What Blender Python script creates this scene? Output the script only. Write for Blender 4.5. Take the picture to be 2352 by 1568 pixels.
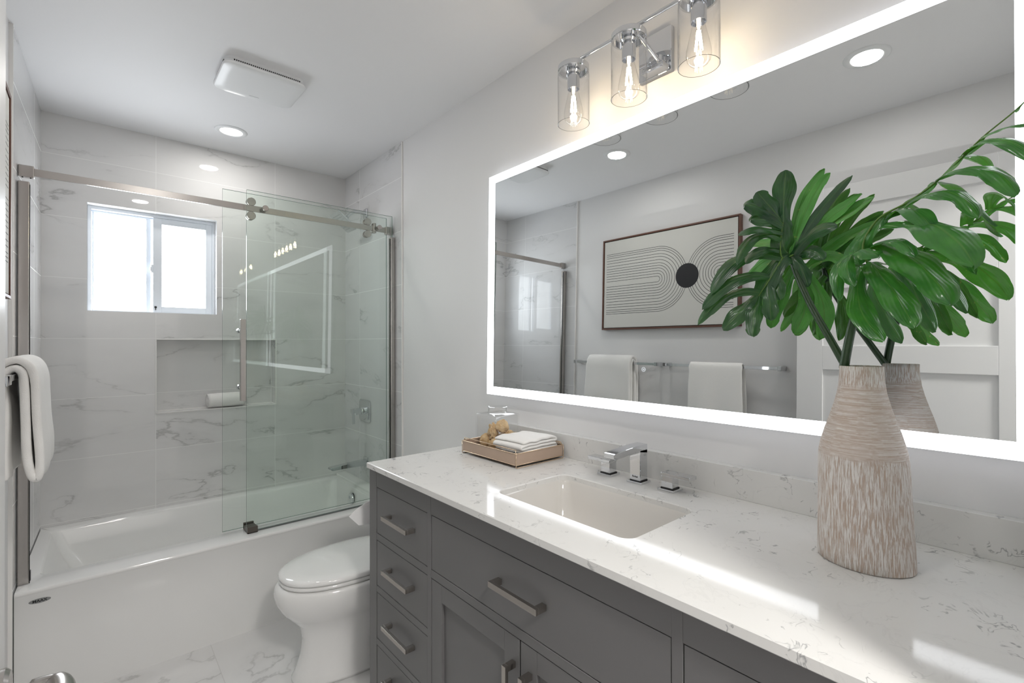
import bpy, bmesh, math, random
from mathutils import Vector, Matrix, noise
random.seed(7)
scn = bpy.context.scene
for o in list(bpy.data.objects): bpy.data.objects.remove(o)
COL = scn.collection
PI = math.pi

# ---------------------------------------------------------------- camera
cd = bpy.data.cameras.new('camera'); cam = bpy.data.objects.new('camera', cd); COL.objects.link(cam)
yaw, pit, rol, fpx = 0.713934, 0.0041476, -0.0022854, 1099.021
Fv = Vector((math.sin(yaw)*math.cos(pit), math.cos(yaw)*math.cos(pit), math.sin(pit)))
R0 = Vector((math.cos(yaw), -math.sin(yaw), 0)); U0 = R0.cross(Fv)
Rv = math.cos(rol)*R0 + math.sin(rol)*U0; Uv = -math.sin(rol)*R0 + math.cos(rol)*U0
m = Matrix.Identity(4)
for i in range(3): m[i][0] = Rv[i]; m[i][1] = Uv[i]; m[i][2] = -Fv[i]
m.translation = Vector((0.2107, -3.2919, 1.2878))
cam.matrix_world = m
cd.sensor_width = 36; cd.lens = fpx/2352*36; cd.clip_start = 0.02; cd.clip_end = 60
scn.camera = cam

# ---------------------------------------------------------------- view, world, lights
vs = scn.view_settings
vs.view_transform = 'Standard'; vs.look = 'None'; vs.gamma = 1.0; vs.use_curve_mapping = False
vs.exposure = -0.08
try:
    scn.cycles.max_bounces = 14; scn.cycles.diffuse_bounces = 6; scn.cycles.glossy_bounces = 8
    scn.cycles.transparent_max_bounces = 32; scn.cycles.transmission_bounces = 8
    scn.cycles.sample_clamp_indirect = 4.0; scn.cycles.caustics_reflective = False; scn.cycles.caustics_refractive = False
except Exception: pass
w = bpy.data.worlds.new('world'); scn.world = w; w.use_nodes = True
w.node_tree.nodes['Background'].inputs[0].default_value = (0.91, 0.955, 1.0, 1)
w.node_tree.nodes['Background'].inputs[1].default_value = 13.0
def area(name, loc, rot, sx, sy, watts, col=(1,1,1), shape='RECTANGLE', parent=None):
    l = bpy.data.lights.new(name, 'AREA'); l.shape = shape; l.size = sx
    if shape in ('RECTANGLE', 'ELLIPSE'): l.size_y = sy
    l.energy = watts; l.color = col
    o = bpy.data.objects.new(name, l); COL.objects.link(o); o.location = loc; o.rotation_euler = rot
    if parent: o.parent = parent
    return o
# daylight entering through the window opening
wl = area('window_daylight', (0.458, 0.135, 1.74), (-PI/2, 0, 0), 0.56, 0.54, 1.0); wl.data.cycles.is_portal = True

# ---------------------------------------------------------------- material helpers
def newmat(name):
    m = bpy.data.materials.new(name); m.use_nodes = True
    nt = m.node_tree; return m, nt, nt.nodes['Principled BSDF']
def S(nt, v):                                   # socket or constant
    return v
def link(nt, a, b): nt.links.new(a, b)
def node(nt, typ, **kw):
    n = nt.nodes.new(typ)
    for k, v in kw.items(): setattr(n, k, v)
    return n
def math_n(nt, op, a, b=None, c=None, clamp=False):
    n = nt.nodes.new('ShaderNodeMath'); n.operation = op; n.use_clamp = clamp
    for i, v in enumerate((a, b, c)):
        if v is None: continue
        if isinstance(v, (int, float)): n.inputs[i].default_value = v
        else: nt.links.new(v, n.inputs[i])
    return n.outputs[0]
def mapr(nt, v, a, b, c=0.0, d=1.0):
    n = nt.nodes.new('ShaderNodeMapRange'); n.clamp = True
    nt.links.new(v, n.inputs[0]); n.inputs[1].default_value = a; n.inputs[2].default_value = b
    n.inputs[3].default_value = c; n.inputs[4].default_value = d
    return n.outputs[0]
def mixc(nt, f, a, b):
    n = nt.nodes.new('ShaderNodeMix'); n.data_type = 'RGBA'
    if isinstance(f, (int, float)): n.inputs[0].default_value = f
    else: nt.links.new(f, n.inputs[0])
    for i, v in ((6, a), (7, b)):
        if isinstance(v, (tuple, list)): n.inputs[i].default_value = (*v, 1) if len(v) == 3 else v
        else: nt.links.new(v, n.inputs[i])
    return n.outputs[2]
def objco(nt, scale=(1,1,1), loc=(0,0,0), rot=(0,0,0)):
    tc = nt.nodes.new('ShaderNodeTexCoord'); mp = nt.nodes.new('ShaderNodeMapping')
    nt.links.new(tc.outputs['Object'], mp.inputs[0])
    mp.inputs['Scale'].default_value = scale; mp.inputs['Location'].default_value = loc; mp.inputs['Rotation'].default_value = rot
    return mp.outputs[0]
def noise_n(nt, vec, scale, detail=3, rough=0.5, dist=0.0):
    n = nt.nodes.new('ShaderNodeTexNoise'); n.inputs['Scale'].default_value = scale
    n.inputs['Detail'].default_value = detail; n.inputs['Roughness'].default_value = rough; n.inputs['Distortion'].default_value = dist
    nt.links.new(vec, n.inputs['Vector']); return n.outputs[0]
def bump(nt, bs, h, strength=0.2, dist=0.002):
    n = nt.nodes.new('ShaderNodeBump'); n.inputs['Strength'].default_value = strength; n.inputs['Distance'].default_value = dist
    nt.links.new(h, n.inputs['Height']); nt.links.new(n.outputs[0], bs.inputs['Normal'])
def pmat(name, col, rough=0.5, metal=0.0, spec=0.5, coat=0.0, bscale=None, bstr=0.15, bdist=0.001, var=0.0, aniso=None):
    m, nt, b = newmat(name)
    b.inputs['Base Color'].default_value = (*col, 1); b.inputs['Roughness'].default_value = rough
    b.inputs['Metallic'].default_value = metal; b.inputs['Specular IOR Level'].default_value = spec
    b.inputs['Coat Weight'].default_value = coat; b.inputs['Coat Roughness'].default_value = 0.05
    co = objco(nt, aniso or (1,1,1))
    if bscale:
        bump(nt, b, noise_n(nt, co, bscale, 4), bstr, bdist)
    if var:
        v = noise_n(nt, co, bscale or 8, 3)
        c2 = tuple(max(0, c*(1-var)) for c in col)
        link(nt, mixc(nt, v, col, c2), b.inputs['Base Color'])
    return m
def emat(name, col, strength):
    m = bpy.data.materials.new(name); m.use_nodes = True; nt = m.node_tree
    nt.nodes.remove(nt.nodes['Principled BSDF']); e = nt.nodes.new('ShaderNodeEmission')
    e.inputs[0].default_value = (*col, 1); e.inputs[1].default_value = strength
    nt.links.new(e.outputs[0], nt.nodes['Material Output'].inputs[0]); return m
def glassmat(name, tint, ior=1.5, refl=1.0, rough=0.0):
    """architectural glass: tinted transparency plus fresnel reflection"""
    m = bpy.data.materials.new(name); m.use_nodes = True; nt = m.node_tree
    nt.nodes.remove(nt.nodes['Principled BSDF'])
    t = nt.nodes.new('ShaderNodeBsdfTransparent'); t.inputs[0].default_value = (*tint, 1)
    g = nt.nodes.new('ShaderNodeBsdfAnisotropic') if hasattr(bpy.types, 'ShaderNodeBsdfAnisotropic') else nt.nodes.new('ShaderNodeBsdfGlossy')
    g.inputs['Roughness'].default_value = rough
    f = nt.nodes.new('ShaderNodeFresnel'); f.inputs[0].default_value = ior
    geo = nt.nodes.new('ShaderNodeNewGeometry')
    fr = math_n(nt, 'MULTIPLY', f.outputs[0], refl, clamp=True)
    fr = math_n(nt, 'MULTIPLY', fr, math_n(nt, 'SUBTRACT', 1.0, geo.outputs['Backfacing']))
    mx = nt.nodes.new('ShaderNodeMixShader'); link(nt, fr, mx.inputs[0]); link(nt, t.outputs[0], mx.inputs[1]); link(nt, g.outputs[0], mx.inputs[2])
    link(nt, mx.outputs[0], nt.nodes['Material Output'].inputs[0]); return m

def marble_tile(name, ua, va, u0, pu, v0, pv, base=(0.67,0.67,0.675), rough=0.02, grout=(0.80,0.80,0.79), gw=0.0018, vein=1.0):
    """large marble-look porcelain tiles; ua/va = 'X','Y','Z' axes of the grid"""
    m, nt, b = newmat(name)
    tc = nt.nodes.new('ShaderNodeTexCoord'); sp = nt.nodes.new('ShaderNodeSeparateXYZ'); link(nt, tc.outputs['Object'], sp.inputs[0])
    def line(ax, o0, p):
        q = math_n(nt, 'DIVIDE', math_n(nt, 'SUBTRACT', sp.outputs[ax], o0), p)
        idx = math_n(nt, 'FLOOR', q); fr = math_n(nt, 'FRACT', q)
        d = math_n(nt, 'MULTIPLY', math_n(nt, 'MINIMUM', fr, math_n(nt, 'SUBTRACT', 1.0, fr)), p)
        return idx, d
    iu, du = line(ua, u0, pu); iv, dv = line(va, v0, pv)
    g = math_n(nt, 'LESS_THAN', math_n(nt, 'MINIMUM', du, dv), gw*0.5+0.0002)
    # per-tile offset of the veining
    cx = nt.nodes.new('ShaderNodeCombineXYZ'); link(nt, iu, cx.inputs[0]); link(nt, iv, cx.inputs[1])
    wn = nt.nodes.new('ShaderNodeTexWhiteNoise'); wn.noise_dimensions = '3D'; link(nt, cx.outputs[0], wn.inputs['Vector'])
    va_ = nt.nodes.new('ShaderNodeVectorMath'); va_.operation = 'MULTIPLY_ADD'
    link(nt, wn.outputs['Color'], va_.inputs[0]); va_.inputs[1].default_value = (7,7,7); link(nt, tc.outputs['Object'], va_.inputs[2])
    mp = nt.nodes.new('ShaderNodeMapping'); link(nt, va_.outputs[0], mp.inputs[0]); mp.inputs['Rotation'].default_value = (0.5, 0.7, 0.5); mp.inputs['Scale'].default_value = (1, 1, 2.6)
    big = noise_n(nt, mp.outputs[0], 1.15, 7, 0.55, 0.35)
    ridge = math_n(nt, 'ABSOLUTE', math_n(nt, 'SUBTRACT', big, 0.5))
    v1 = mapr(nt, ridge, 0.0, 0.0085, 1.0, 0.0)
    soft = mapr(nt, ridge, 0.0, 0.045, 1.0, 0.0)
    mask = mapr(nt, noise_n(nt, mp.outputs[0], 1.6, 4, 0.6), 0.44, 0.60)
    f1 = math_n(nt, 'MULTIPLY', math_n(nt, 'MULTIPLY', v1, mask), 0.50*vein)
    f2 = math_n(nt, 'MULTIPLY', math_n(nt, 'MULTIPLY', soft, mask), 0.13*vein)
    cloud = mapr(nt, noise_n(nt, mp.outputs[0], 3.0, 4), 0.3, 0.8, 0.0, 0.10)
    f = math_n(nt, 'ADD', math_n(nt, 'ADD', f1, f2), cloud, clamp=True)
    c = mixc(nt, f, base, tuple(x*0.42 for x in base))
    c = mixc(nt, g, c, grout)
    link(nt, c, b.inputs['Base Color'])
    link(nt, math_n(nt, 'MULTIPLY_ADD', g, 0.5, rough), b.inputs['Roughness'])
    b.inputs['Specular IOR Level'].default_value = 0.5
    return m

# ---------------------------------------------------------------- mesh helpers
def mkobj(name, bm, mat, parent=None, smooth=False, bevel=0, seg=2, auto=None, subsurf=0):
    bmesh.ops.recalc_face_normals(bm, faces=bm.faces[:]) if smooth is not None else None
    me = bpy.data.meshes.new(name); bm.to_mesh(me); bm.free()
    for mt in (mat if isinstance(mat, (list, tuple)) else [mat]): me.materials.append(mt)
    o = bpy.data.objects.new(name, me); COL.objects.link(o)
    if parent: o.parent = parent
    if bevel:
        md = o.modifiers.new('bevel', 'BEVEL'); md.width = bevel; md.segments = seg; md.limit_method = 'ANGLE'; md.angle_limit = math.radians(40)
        md.harden_normals = False
    if subsurf:
        md = o.modifiers.new('sub', 'SUBSURF'); md.levels = subsurf; md.render_levels = subsurf
    if smooth:
        for p in me.polygons: p.use_smooth = True
        if auto:
            me.set_sharp_from_angle(angle=math.radians(auto))
    return o
def box(bm, x0, x1, y0, y1, z0, z1, mi=0):
    x0, x1 = sorted((x0, x1)); y0, y1 = sorted((y0, y1)); z0, z1 = sorted((z0, z1))
    v = [bm.verts.new((x, y, z)) for z in (z0, z1) for x, y in ((x0,y0),(x1,y0),(x1,y1),(x0,y1))]
    fs = [(0,3,2,1),(4,5,6,7),(0,1,5,4),(1,2,6,5),(2,3,7,6),(3,0,4,7)]
    for f in fs:
        fc = bm.faces.new([v[i] for i in f]); fc.material_index = mi
    return v
def boxes(*bs):
    bm = bmesh.new()
    for b in bs: box(bm, *b)
    return bm
def loft(bm, loops, close=True, cap0=False, cap1=False, mi=0):
    vs = [[bm.verts.new(p) for p in lp] for lp in loops]
    n = len(vs[0])
    for a, b in zip(vs, vs[1:]):
        for i in range(n if close else n-1):
            j = (i+1) % n
            try:
                f = bm.faces.new((a[i], a[j], b[j], b[i])); f.material_index = mi
            except ValueError: pass
    if cap0: bm.faces.new(vs[0][::-1]).material_index = mi
    if cap1: bm.faces.new(vs[-1]).material_index = mi
    return vs
def frame_at(d):
    d = Vector(d).normalized(); up = Vector((0,0,1)) if abs(d.z) < 0.95 else Vector((1,0,0))
    a = d.cross(up).normalized(); return a, a.cross(d).normalized()
def tube(bm, pts, r, n=12, cap=True, mi=0):
    pts = [Vector(p) for p in pts]; loops = []
    rr = r if isinstance(r, (list, tuple)) else [r]*len(pts)
    a = None
    for i, p in enumerate(pts):
        d = (pts[min(i+1, len(pts)-1)] - pts[max(i-1, 0)]).normalized()
        if a is None: a, b = frame_at(d)
        else:
            a = (a - d*a.dot(d)).normalized(); b = a.cross(d)
        loops.append([p + a*math.cos(t)*rr[i] + b*math.sin(t)*rr[i] for t in (2*PI*k/n for k in range(n))])
    loft(bm, loops, True, cap, cap, mi)
def lathe(bm, prof, c=(0,0,0), axis='Z', n=40, mi=0, closed=False):
    """prof = [(radius, height)] ; radius 0 ends are welded"""
    loops = []
    for r, h in prof:
        lp = []
        for k in range(n):
            t = 2*PI*k/n; u, v = max(r, 1e-5)*math.cos(t), max(r, 1e-5)*math.sin(t)
            if axis == 'Z': q = (c[0]+u, c[1]+v, c[2]+h)
            elif axis == 'X': q = (c[0]+h, c[1]+u, c[2]+v)
            else: q = (c[0]+u, c[1]+h, c[2]+v)
            lp.append(q)
        loops.append(lp)
    vs = loft(bm, loops, True, False, False, mi)
    if closed: loft(bm, [[v.co for v in vs[-1]], [v.co for v in vs[0]]], True, mi=mi)
    bmesh.ops.remove_doubles(bm, verts=bm.verts[:], dist=3e-5)
def catmull(P, n=8):
    P = [Vector(p) for p in P]; out = []
    for i in range(len(P)-1):
        p0, p1, p2, p3 = P[max(i-1,0)], P[i], P[i+1], P[min(i+2,len(P)-1)]
        for k in range(n):
            t = k/n
            out.append(0.5*((2*p1)+(p2-p0)*t+(2*p0-5*p1+4*p2-p3)*t*t+(3*p1-p0-3*p2+p3)*t**3))
    out.append(P[-1]); return out
def rrect(cx, cy, hx, hy, r, z, n=12):
    """rounded rectangle loop in XY, 4*(n+1) points + edge points"""
    pts = []
    for qx, qy, a0 in ((1,1,0),(-1,1,PI/2),(-1,-1,PI),(1,-1,3*PI/2)):
        for k in range(n+1):
            a = a0 + PI/2*k/n
            pts.append(Vector((cx + qx*(hx-r) + r*math.cos(a), cy + qy*(hy-r) + r*math.sin(a), z)))
    return pts
def subdiv_loop(lp, k=4):
    """insert k points on each of the four long edges so that lofts bend nicely"""
    return lp
def orient(pts, axis, c):
    """maps XY-plane loops to another plane: 'X' -> (z,x,y) """
    o = []
    for p in pts:
        if axis == 'X': o.append((c[0]+p[2], c[1]+p[0], c[2]+p[1]))
        elif axis == 'Y': o.append((c[0]+p[0], c[1]+p[2], c[2]+p[1]))
        else: o.append((c[0]+p[0], c[1]+p[1], c[2]+p[2]))
    return o
def text_mesh(name, body, size, mat, parent, mw, extrude=0.0003):
    cu = bpy.data.curves.new(name, 'FONT'); cu.body = body; cu.size = size; cu.offset = size*0.02; cu.align_x = 'CENTER'; cu.align_y = 'CENTER'; cu.extrude = extrude
    t = bpy.data.objects.new(name, cu); COL.objects.link(t)
    bpy.context.view_layer.update()
    me = bpy.data.meshes.new_from_object(t.evaluated_get(bpy.context.evaluated_depsgraph_get()))
    bpy.data.objects.remove(t)
    me.transform(mw); me.materials.clear(); me.materials.append(mat)
    o = bpy.data.objects.new(name, me); COL.objects.link(o); o.parent = parent; return o

def empty(name, loc=(0,0,0)):
    o = bpy.data.objects.new(name, None); COL.objects.link(o); o.location = loc; o.empty_display_size = 0.05; return o
def tag(o, label=None, cat=None, group=None, kind=None):
    if label: o['label'] = label
    if cat: o['category'] = cat
    if group: o['group'] = group
    if kind: o['kind'] = kind
    return o
def thing(name, label, cat, loc=(0,0,0), group=None): return tag(empty(name, loc), label, cat, group)
def struct(o): o['kind'] = 'structure'; return o
class At:
    """adds shapes in world coordinates under a root standing at loc"""
    def __init__(s, root): s.root = root; s.off = -Vector(root.location)
    def part(s, name, bm, mat, smooth=False, parent=None, **k):
        bmesh.ops.translate(bm, verts=bm.verts[:], vec=s.off)
        return mkobj(name, bm, mat, parent or s.root, smooth, **k)
def copy_tree(o, parent=None):
    c = o.copy(); COL.objects.link(c); c.parent = parent
    for ch in list(o.children): copy_tree(ch, c)
    return c

# ---------------------------------------------------------------- materials
M = {}
M['paint'] = pmat('wall_paint', (0.735,0.73,0.73), 0.55, bscale=160, bstr=0.04)
M['ceil'] = pmat('ceiling_paint', (0.82,0.82,0.83), 0.6, bscale=120, bstr=0.03)
M['door'] = pmat('door_paint', (0.75,0.75,0.75), 0.35)
M['tile_far'] = marble_tile('marble_tile_far', 'X', 'Z', -0.156, 0.611, 1.3187, 0.3065, base=(0.71,0.705,0.70))
M['tile_side'] = marble_tile('marble_tile_side', 'Y', 'Z', -0.245, 0.611, 1.3187, 0.3065)
M['tile_floor'] = marble_tile('marble_tile_floor', 'X', 'Y', 0.593, 0.611, -1.405, 0.611, base=(0.74,0.735,0.73), rough=0.12, grout=(0.52,0.51,0.50), vein=0.8)
M['trim'] = pmat('white_trim', (0.80,0.79,0.77), 0.3)
M['vinyl'] = pmat('window_vinyl', (0.74,0.78,0.83), 0.3)
M['acrylic'] = pmat('white_acrylic', (0.78,0.78,0.77), 0.07, coat=0.3)
M['china'] = pmat('white_china', (0.80,0.80,0.79), 0.05, coat=0.4)
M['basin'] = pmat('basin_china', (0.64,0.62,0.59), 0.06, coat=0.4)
M['nickel'] = pmat('brushed_nickel', (0.50,0.472,0.45), 0.25, metal=1.0, bscale=60, bstr=0.03, aniso=(0.3,6,6))
M['nickel_dark'] = pmat('nickel_pull', (0.42,0.39,0.36), 0.24, metal=1.0)
M['chrome'] = pmat('chrome', (0.74,0.75,0.77), 0.035, metal=1.0)
M['black'] = pmat('black_rubber', (0.015,0.015,0.015), 0.5)
M['void'] = pmat('dark_void', (0.01,0.01,0.01), 0.9)
M['grey_paint'] = pmat('charcoal_cabinet_paint', (0.146,0.143,0.144), 0.42, bscale=300, bstr=0.03)
M['mirror'] = pmat('mirror_silver', (0.80,0.82,0.82), 0.0, metal=1.0)
M['alu'] = pmat('mirror_back_housing', (0.6,0.62,0.65), 0.4, metal=0.4)
M['led'] = emat('led_light', (0.93,0.955,1.0), 4.8)
M['lens'] = emat('downlight_lens', (1.0,0.97,0.92), 9.0)
M['filament'] = emat('filament', (1.0,0.80,0.50), 60.0)
M['bulb_glow'] = emat('bulb_core', (1.0,0.86,0.64), 3.0)
M['pane'] = glassmat('shower_glass', (0.966,0.988,0.974), 1.5)
M['pane_edge'] = pmat('glass_edge', (0.10,0.17,0.14), 0.15)
M['clear'] = glassmat('clear_glass', (0.985,0.985,0.985), 1.5, 1.6)
M['clear_edge'] = glassmat('clear_glass_rim', (0.55,0.56,0.56), 1.5, 2.0)
M['towel'] = pmat('white_terry', (0.83,0.82,0.80), 0.95, spec=0.1, bscale=420, bstr=0.55, bdist=0.0015)
M['paper'] = pmat('white_paper', (0.80,0.80,0.80), 0.9, spec=0.1)
M['gold'] = pmat('rose_gold_wire', (0.74,0.57,0.41), 0.2, metal=1.0)
M['tray'] = pmat('tan_tray_enamel', (0.41,0.305,0.235), 0.4)
M['walnut'] = pmat('walnut_frame', (0.15,0.065,0.042), 0.45, bscale=30, bstr=0.1, var=0.4, aniso=(1,1,6))
M['walnut_dark'] = pmat('frame_liner', (0.03,0.02,0.018), 0.5)
M['canvas'] = pmat('canvas', (0.62,0.615,0.58), 0.8, bscale=500, bstr=0.1)
M['ink'] = pmat('black_ink', (0.018,0.018,0.02), 0.8)
M['plastic'] = pmat('white_plastic', (0.80,0.81,0.82), 0.35)
M['greyprint'] = pmat('grey_print', (0.45,0.46,0.47), 0.5)
M['soil'] = pmat('vase_inside', (0.18,0.13,0.09), 0.9)

def quartz():
    m, nt, b = newmat('veined_quartz')
    co = objco(nt)
    wp = noise_n(nt, co, 9, 2)
    vm = nt.nodes.new('ShaderNodeVectorMath'); vm.operation = 'ADD'; link(nt, co, vm.inputs[0])
    cx = nt.nodes.new('ShaderNodeCombineXYZ'); link(nt, math_n(nt,'MULTIPLY',wp,0.08), cx.inputs[0]); link(nt, math_n(nt,'MULTIPLY',wp,0.05), cx.inputs[1]); link(nt, cx.outputs[0], vm.inputs[1])
    n1 = noise_n(nt, vm.outputs[0], 24, 3, 0.5, 0.8)
    r = mapr(nt, math_n(nt,'ABSOLUTE', math_n(nt,'SUBTRACT', n1, 0.5)), 0.0, 0.022, 1, 0)
    k = mapr(nt, noise_n(nt, co, 26, 2, 0.5), 0.54, 0.59)
    k2 = mapr(nt, noise_n(nt, co, 4.0, 2, 0.5), 0.36, 0.52)
    f = math_n(nt,'MULTIPLY', math_n(nt,'MULTIPLY', r, k), math_n(nt,'MULTIPLY', k2, 0.7))
    n3 = noise_n(nt, vm.outputs[0], 5, 6, 0.6, 0.4)
    r3 = mapr(nt, math_n(nt,'ABSOLUTE', math_n(nt,'SUBTRACT', n3, 0.5)), 0.0, 0.010, 0.06, 0)
    cl = mapr(nt, noise_n(nt, co, 6, 4), 0.35, 0.75, 0, 0.06)
    f = math_n(nt,'ADD', math_n(nt,'ADD', f, r3), cl, clamp=True)
    link(nt, mixc(nt, f, (0.72,0.715,0.70), (0.20,0.205,0.215)), b.inputs['Base Color'])
    b.inputs['Roughness'].default_value = 0.08; b.inputs['Specular IOR Level'].default_value = 0.26
    return m
M['quartz'] = quartz()
def vasemat():
    m, nt, b = newmat('whitewashed_carved_wood')
    tc = nt.nodes.new('ShaderNodeTexCoord'); sp = nt.nodes.new('ShaderNodeSeparateXYZ'); link(nt, tc.outputs['Object'], sp.inputs[0])
    wob = noise_n(nt, objco(nt,(14,14,5)), 1.5, 3)
    def streak(sc, rot=(0,0,0)):
        mp = objco(nt, sc, rot=rot)
        vm = nt.nodes.new('ShaderNodeVectorMath'); vm.operation = 'ADD'; link(nt, mp, vm.inputs[0])
        cx = nt.nodes.new('ShaderNodeCombineXYZ')
        for i in (0,1): link(nt, math_n(nt,'MULTIPLY',wob,4.0), cx.inputs[i])
        link(nt, cx.outputs[0], vm.inputs[1]); return noise_n(nt, vm.outputs[0], 1.0, 4, 0.6, 0.3)
    vert = streak((560,560,34), (0.0,0.12,0)); hor = streak((14,14,420)); fine = noise_n(nt, objco(nt,(60,60,500)), 1, 3)
    vw = mapr(nt, vert, 0.44, 0.54); hw = math_n(nt,'MULTIPLY', mapr(nt, hor, 0.38, 0.66), 0.75)
    hw = math_n(nt,'ADD', hw, math_n(nt,'MULTIPLY', mapr(nt, fine, .55, .7), 0.3))
    z = sp.outputs[2]
    nz = math_n(nt,'ADD', z, math_n(nt,'MULTIPLY', math_n(nt,'SUBTRACT', wob, 0.5), 0.03))
    body = mapr(nt, nz, 0.198, 0.204, 1, 0); top = mapr(nt, nz, 0.325, 0.335, 0, 1)
    vv = math_n(nt,'ADD', body, top, clamp=True)
    f = math_n(nt,'ADD', math_n(nt,'MULTIPLY', vw, vv), math_n(nt,'MULTIPLY', hw, math_n(nt,'SUBTRACT', 1.0, vv)))
    f = math_n(nt,'MULTIPLY', f, 0.85)
    link(nt, mixc(nt, f, (0.49,0.385,0.315), (0.78,0.765,0.74)), b.inputs['Base Color'])
    b.inputs['Roughness'].default_value = 0.6; bump(nt, b, f, 0.5, 0.0015); return m
M['vase'] = vasemat()
def leafmat(nm, t0, t1, ro):
    m, nt, b = newmat(nm)
    geo = nt.nodes.new('ShaderNodeNewGeometry')
    co = objco(nt); n = noise_n(nt, co, 28, 4)
    top = mixc(nt, mapr(nt, n, .35, .7), t0, t1)
    bot = mixc(nt, mapr(nt, n, .35, .7), (0.07,0.31,0.04), (0.11,0.40,0.06))
    uv = nt.nodes.new('ShaderNodeUVMap'); su = nt.nodes.new('ShaderNodeSeparateXYZ'); link(nt, uv.outputs[0], su.inputs[0])
    rib = mapr(nt, math_n(nt,'ABSOLUTE', su.outputs[0]), 0.0, 0.07, 1, 0)
    ribt = math_n(nt,'MULTIPLY', rib, 0.45)
    top = mixc(nt, ribt, top, (0.16,0.30,0.07)); bot = mixc(nt, math_n(nt,'MULTIPLY', rib, 0.6), bot, (0.10,0.16,0.02))
    fl = mapr(nt, noise_n(nt, objco(nt,(60,60,60)), 1.6, 3), 0.69, 0.71, 0, 0.7)
    bot = mixc(nt, fl, bot, (0.42,0.50,0.12))
    link(nt, mixc(nt, geo.outputs['Backfacing'], top, bot), b.inputs['Base Color'])
    b.inputs['Roughness'].default_value = ro; b.inputs['Specular IOR Level'].default_value = 0.7
    st = math_n(nt,'SINE', math_n(nt,'MULTIPLY', math_n(nt,'ADD', su.outputs[1], math_n(nt,'MULTIPLY', math_n(nt,'ABSOLUTE', su.outputs[0]), -0.18)), 150))
    bump(nt, b, math_n(nt,'ADD', math_n(nt,'MULTIPLY', rib, -3.0), st), 0.18, 0.0006)
    # thin leaf lets light through
    tr = nt.nodes.new('ShaderNodeBsdfTranslucent'); tr.inputs[0].default_value = (0.14,0.42,0.04,1)
    mx = nt.nodes.new('ShaderNodeMixShader'); mx.inputs[0].default_value = 0.22
    link(nt, b.outputs[0], mx.inputs[1]); link(nt, tr.outputs[0], mx.inputs[2]); link(nt, mx.outputs[0], nt.nodes['Material Output'].inputs[0])
    return m
M['leaf'] = leafmat('philodendron_leaf_dark', (0.009,0.050,0.020), (0.026,0.105,0.030), 0.30)
M['leaf3'] = leafmat('philodendron_leaf_underside', (0.05,0.24,0.035), (0.10,0.36,0.05), 0.35)
M['leaf2'] = leafmat('philodendron_leaf_bright', (0.022,0.125,0.030), (0.05,0.23,0.035), 0.24)
M['stem'] = pmat('leaf_stem', (0.018,0.05,0.014), 0.3)
M['rib'] = pmat('leaf_rib', (0.10,0.20,0.035), 0.4)
def spongemat():
    m, nt, b = newmat('sea_sponge'); co = objco(nt)
    n = noise_n(nt, co, 55, 4); link(nt, mixc(nt, mapr(nt, n, .3, .7), (0.62,0.40,0.19), (0.82,0.65,0.41)), b.inputs['Base Color'])
    b.inputs['Roughness'].default_value = 0.95; bump(nt, b, noise_n(nt, co, 260, 3), 0.9, 0.003); return m
M['sponge'] = spongemat()

FZ, CZ, W = -0.05, 2.44, 1.52
# ---------------------------------------------------------------- room shell
def sbox(name, mat, *bs, **k): return struct(mkobj(name, boxes(*bs), mat, **k))
sbox('floor', M['tile_floor'], (-0.14, 1.66, -3.42, 0.14, FZ-0.1, FZ))
sbox('ceiling', M['ceil'], (-0.14, 1.66, -3.42, 0.14, CZ, CZ+0.1))

# far wall with the window opening and the shampoo niche
def wall_with_holes(bm, xs, zs, skip):
    for i in range(len(xs)-1):
        for k in range(len(zs)-1):
            if (i, k) in skip: continue
            v = [bm.verts.new((x, 0, z)) for x, z in ((xs[i],zs[k]),(xs[i+1],zs[k]),(xs[i+1],zs[k+1]),(xs[i],zs[k+1]))]
            bm.faces.new(v)
WX0, WX1, WZ0, WZ1 = 0.170, 0.746, 1.463, 2.021
NX0, NX1, NZ0, NZ1 = 0.457, 1.069, 0.907, 1.314
bm = bmesh.new()
xs = [-0.02, WX0, NX0, WX1, NX1, 1.54]; zs = [FZ, NZ0, NZ1, WZ0, WZ1, CZ]
wall_with_holes(bm, xs, zs, {(1,3),(2,3),(2,1),(3,1)})
def reveal(bm, x0, x1, z0, z1, d, back):
    q = [(x0,z0),(x1,z0),(x1,z1),(x0,z1)]
    for a, b in zip(q, q[1:]+q[:1]):
        bm.faces.new([bm.verts.new(p) for p in ((a[0],0,a[1]),(b[0],0,b[1]),(b[0],d,b[1]),(a[0],d,a[1]))])
    if back: bm.faces.new([bm.verts.new((x, d, z)) for x, z in q])
reveal(bm, WX0, WX1, WZ0, WZ1, 0.13, False)
reveal(bm, NX0, NX1, NZ0, NZ1, 0.09, True)
bmesh.ops.remove_doubles(bm, verts=bm.verts[:], dist=1e-5)
wall_far = struct(mkobj('wall_far', bm, M['tile_far'], smooth=None))
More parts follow.
